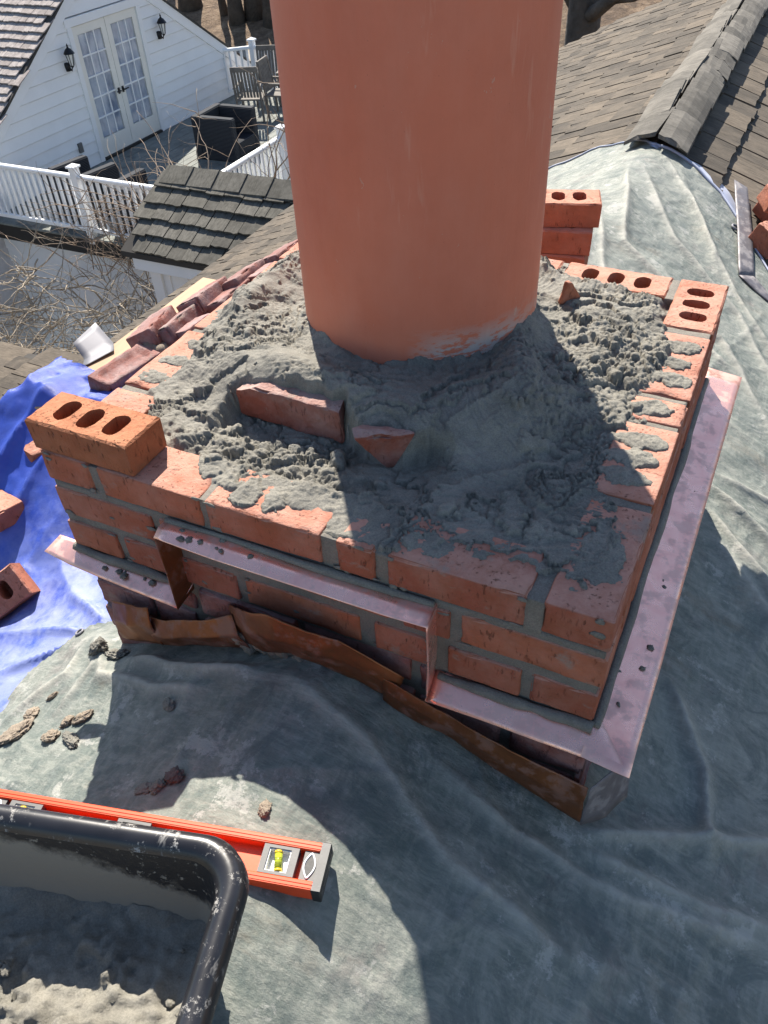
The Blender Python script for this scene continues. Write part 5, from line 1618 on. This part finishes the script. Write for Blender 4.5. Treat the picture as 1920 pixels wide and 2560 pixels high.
# wall under the deck
uw = thing('lower_wall', (-8.3, 8.3, -8.0), 'white clapboard wall under the deck behind the bare vines', 'wall')
z = -8.0
while z < DZ - .29:
    V = [(-13, 8.30, z), (-6.2, 8.30, z), (-6.2, 8.322, z + .24), (-13, 8.322, z + .24), (-13, 8.36, z), (-6.2, 8.36, z), (-6.2, 8.36, z + .24), (-13, 8.36, z + .24)]
    mo('clapboard', V, [(0, 1, 2, 3), (5, 4, 7, 6), (1, 0, 4, 5), (2, 1, 5, 6), (3, 2, 6, 7), (0, 3, 7, 4)], 'white_paint', uw); z += .235

# deck furniture
def slat_chair(loc, rz, lab):
    t = thing('patio_chair', loc, lab, 'chair', 'grey timber patio chairs', rz)
    MB().bbox((-.26, -.25, .40), (.26, .25, .43), .006).obj('seat', 'teak_grey', t, False, True)
    for sx in (-1, 1):
        MB().bbox((sx * .245 - .02, -.25, 0), (sx * .245 + .02, -.21, .62), .004).obj('leg', 'teak_grey', t, False, True)
        mb = MB(); mb.tube([(sx * .245, .22, 0), (sx * .245, .24, .45), (sx * .245, .33, 1.0)], .024, 6); mb.obj('leg', 'teak_grey', t, False, True)
        MB().bbox((sx * .25 - .03, -.28, .62), (sx * .25 + .03, .28, .645), .004).obj('armrest', 'teak_grey', t, False, True)
    for i in range(7):
        x = -.19 + i * .063; mb = MB(); mb.add([(x - .021, .235, .46), (x + .021, .235, .46), (x + .021, .325, .96), (x - .021, .325, .96), (x - .021, .255, .46), (x + .021, .255, .46), (x + .021, .345, .96), (x - .021, .345, .96)], [(0, 1, 2, 3), (5, 4, 7, 6), (1, 5, 6, 2), (4, 0, 3, 7), (3, 2, 6, 7), (0, 4, 5, 1)])
        mb.obj('back_slat', 'teak_grey', t, False, True)
    MB().bbox((-.26, .315, .93), (.26, .355, 1.02), .006).obj('top_rail', 'teak_grey', t, False, True)
    return t
slat_chair((-9.0, 13.9, DZ), math.radians(-160), 'grey slatted patio chair nearest the house wall with its back to the camera')
slat_chair((-9.2, 14.9, DZ), math.radians(20), 'grey slatted patio chair by the far railing post')
slat_chair((-8.55, 14.3, DZ), math.radians(100), 'grey slatted patio chair half hidden behind the flue')
def wicker_chair(loc, rz, lab):
    t = thing('wicker_armchair', loc, lab, 'armchair', 'dark wicker armchairs', rz)
    MB().bbox((-.42, .28, .0), (.42, .42, .72), .02).obj('backrest', 'wicker', t, False, True)
    for sx in (-1, 1): MB().bbox((sx * .35 - .07, -.42, .0), (sx * .35 + .07, .281, .72), .02).obj('armrest', 'wicker', t, False, True)
    MB().bbox((-.281, -.42, .05), (.281, .281, .30), .02).obj('seat', 'wicker', t, False, True)
    return t
wicker_chair((-8.35, 12.0, DZ), math.radians(92), 'dark square wicker armchair standing alone beyond the right railing')
wicker_chair((-7.6, 8.75, DZ), math.radians(178), 'dark wicker armchair close behind the near railing beside the dormer')
wicker_chair((-8.95, 8.9, DZ), math.radians(170), 'dark wicker armchair close behind the near railing post')

# ------------------------------------------------------------------ ground, woods
gx = np.concatenate([np.linspace(-160, -45, 12), np.linspace(-44, 12, 60), np.linspace(14, 160, 12)])
gy = np.concatenate([np.linspace(-40, 10, 10), np.linspace(11, 50, 50), np.linspace(54, 260, 16)])
def ground_z(X, Y): return -8.0 + 2.0 * sstep(12, 20, Y) + .18 * np.maximum(0, Y - 27) + .15 * fbm(X * .25, Y * .25, 0, 3, 91)
g = field('ground', gx, gy, ground_z, lambda x, y: x == x, 'leaf_litter'); tag(g, kind='structure')
def drive_z(X, Y): return ground_z(X, Y) + .03
d_ = field('driveway', np.linspace(-60, 12, 90), np.linspace(19.5, 27.5, 20), drive_z, lambda x, y: (y > 20 + 1.0 * np.sin(x * .12)) & (y < 26.6 + .7 * np.sin(x * .2 + 1)), 'pavement'); tag(d_, kind='structure')

def tree(x, y, r, h, lab, seed, lean=(0, 0)):
    r_ = random.Random(seed)
    zb = float(ground_z(np.array([float(x)]), np.array([float(y)]))[0]) - .2
    t = thing('bare_tree', (x, y, zb), lab, 'tree', 'bare trees in the woods')
    n = 14; P = []; R = []
    for i in range(n):
        q = i / (n - 1)
        P.append((x + lean[0] * q * h + r_.uniform(-.05, .05) * h * .05, y + lean[1] * q * h + r_.uniform(-.05, .05) * h * .05, zb + h * q)); R.append(r * (1.45 - .45 * min(1, q * 12)) * (1 - .8 * q))
    mb = MB(); mb.tube(P, R, 14); o = mb.obj('trunk', 'bark', t, True)
    me = o.data
    co = np.zeros(len(me.vertices) * 3); me.vertices.foreach_get('co', co); co = co.reshape(-1, 3)
    mb = MB()
    for k in range(16):
        i = r_.randrange(5, n - 1); b = Vector(P[i]); a = r_.uniform(0, 6.28); L = h * r_.uniform(.12, .3)
        pts = [b]; d = Vector((math.cos(a), math.sin(a), r_.uniform(.3, .9))).normalized()
        for s in range(5):
            d = (d + Vector((r_.uniform(-.3, .3), r_.uniform(-.3, .3), r_.uniform(-.1, .3)))).normalized(); pts.append(pts[-1] + d * L / 5)
        mb.tube(pts, [R[i] * .45 * (1 - s / 6) + .01 for s in range(6)], 6)
        for s in (2, 3, 4):
            d2 = Vector((r_.uniform(-1, 1), r_.uniform(-1, 1), r_.uniform(.1, 1))).normalized()
            mb.tube([pts[s], pts[s] + d2 * L * .2, pts[s] + d2 * L * .38 + Vector((0, 0, L * .06))], [R[i] * .2, R[i] * .12, .008], 5)
    mb.obj('crown', 'bark', t, True)
tree(-22.0, 29.6, .36, 18, 'dark bare trunk farthest left behind the white gable', 1)
tree(-20.2, 29.2, .13, 13, 'slim dark trunk left of the twin trunks behind the deck', 2)
tree(-19.2, 28.6, .24, 17, 'narrower dark trunk of the twin pair behind the deck', 3, (-.02, 0))
tree(-18.75, 29.2, .33, 18, 'stout dark trunk of the twin pair behind the deck', 8, (.01, 0))
tree(-17.6, 28.8, .36, 19, 'thick dark trunk right of the twin pair behind the deck', 4)
tree(-17.5, 33.0, .30, 17, 'dark trunk farther back beside the flue edge behind the deck', 5, (-.03, 0))
tree(-24.6, 32.0, .2, 15, 'thin sapling trunk at the far upper left of the woods', 6)
tree(-2.35, 13.2, .36, 16, 'massive rough grey trunk just behind the right roof edge', 7)

# ------------------------------------------------------------------ bare vines
def walk(p, d, n, step, wander, droop, r):
    pts = [Vector(p)]; d = Vector(d).normalized()
    for i in range(n):
        d = (d + Vector((r.uniform(-1, 1), r.uniform(-1, 1), r.uniform(-1, 1))) * wander + Vector((0, 0, -droop))).normalized()
        pts.append(pts[-1] + d * step)
    return pts
def vine(name, label, starts, mat, seed, n, step, wander, droop, r0, side=2, kind=None):
    r = random.Random(seed); mb = MB()
    for (p, d, k) in starts:
        for _ in range(k):
            p2 = Vector(p) + Vector((r.uniform(-.18, .18), r.uniform(-.18, .18), r.uniform(-.1, .1)))
            d2 = Vector(d) + Vector((r.uniform(-.6, .6), r.uniform(-.6, .6), r.uniform(-.3, .5)))
            pts = walk(p2, d2, n, step, wander, droop, r)
            rr_ = r0 * r.uniform(.6, 1.2)
            mb.tube(pts, [rr_ * (1 - .75 * i / n) for i in range(n + 1)], 5)
            for s in range(side):
                i = r.randrange(2, n - 1)
                q = walk(pts[i], Vector((r.uniform(-1, 1), r.uniform(-1, 1), r.uniform(-.3, 1))), n // 2, step * .7, wander * 1.2, droop * .5, r)
                mb.tube(q, [rr_ * .55 * (1 - .8 * j / (n // 2)) for j in range(n // 2 + 1)], 4)
    base = Vector(starts[0][0])
    t = thing(name, base, label, 'vine')
    o = mb.obj('stems', mat, t, True)
    if kind: tag(o, kind=kind)
    return t
vine('bare_vine', 'long arching bare vine shoots rising behind the small dark roof', [((-6.0, 7.7, -3.75), (-.9, .2, .9), 9), ((-5.4, 7.6, -3.6), (-.5, .5, 1.0), 7), ((-6.6, 7.9, -3.9), (-1, .0, .5), 7), ((-5.2, 8.3, -3.5), (.3, .3, .8), 8)], 'twig', 3, 16, .13, .24, .06, .012, 3, 'stuff')
vine('bare_vine', 'bare vine climbing over the near deck railing', [((-7.2, 7.9, -4.4), (-.3, -.1, 1), 9), ((-8.0, 7.8, -4.6), (.2, -.1, .8), 8), ((-6.9, 7.8, -4.9), (-.6, 0, .9), 7)], 'twig', 4, 14, .11, .25, .03, .010, 3, 'stuff')
st2 = []
r_ = random.Random(9)
for i in range(80):
    x = r_.uniform(-9.4, -5.0); y = r_.uniform(5.4, 7.4)
    st2.append(((x, y, -4.75 - .30 * (7.4 - y) + r_.uniform(-.25, .45)), (r_.uniform(-1, 1), r_.uniform(-.6, .6), r_.uniform(-.2, .5)), 4))
vine('vine_tangle', 'dense tangle of pale bare vines left of the dormer wall', st2, 'twig_pale', 6, 14, .10, .32, .04, .0125, 3, 'stuff')
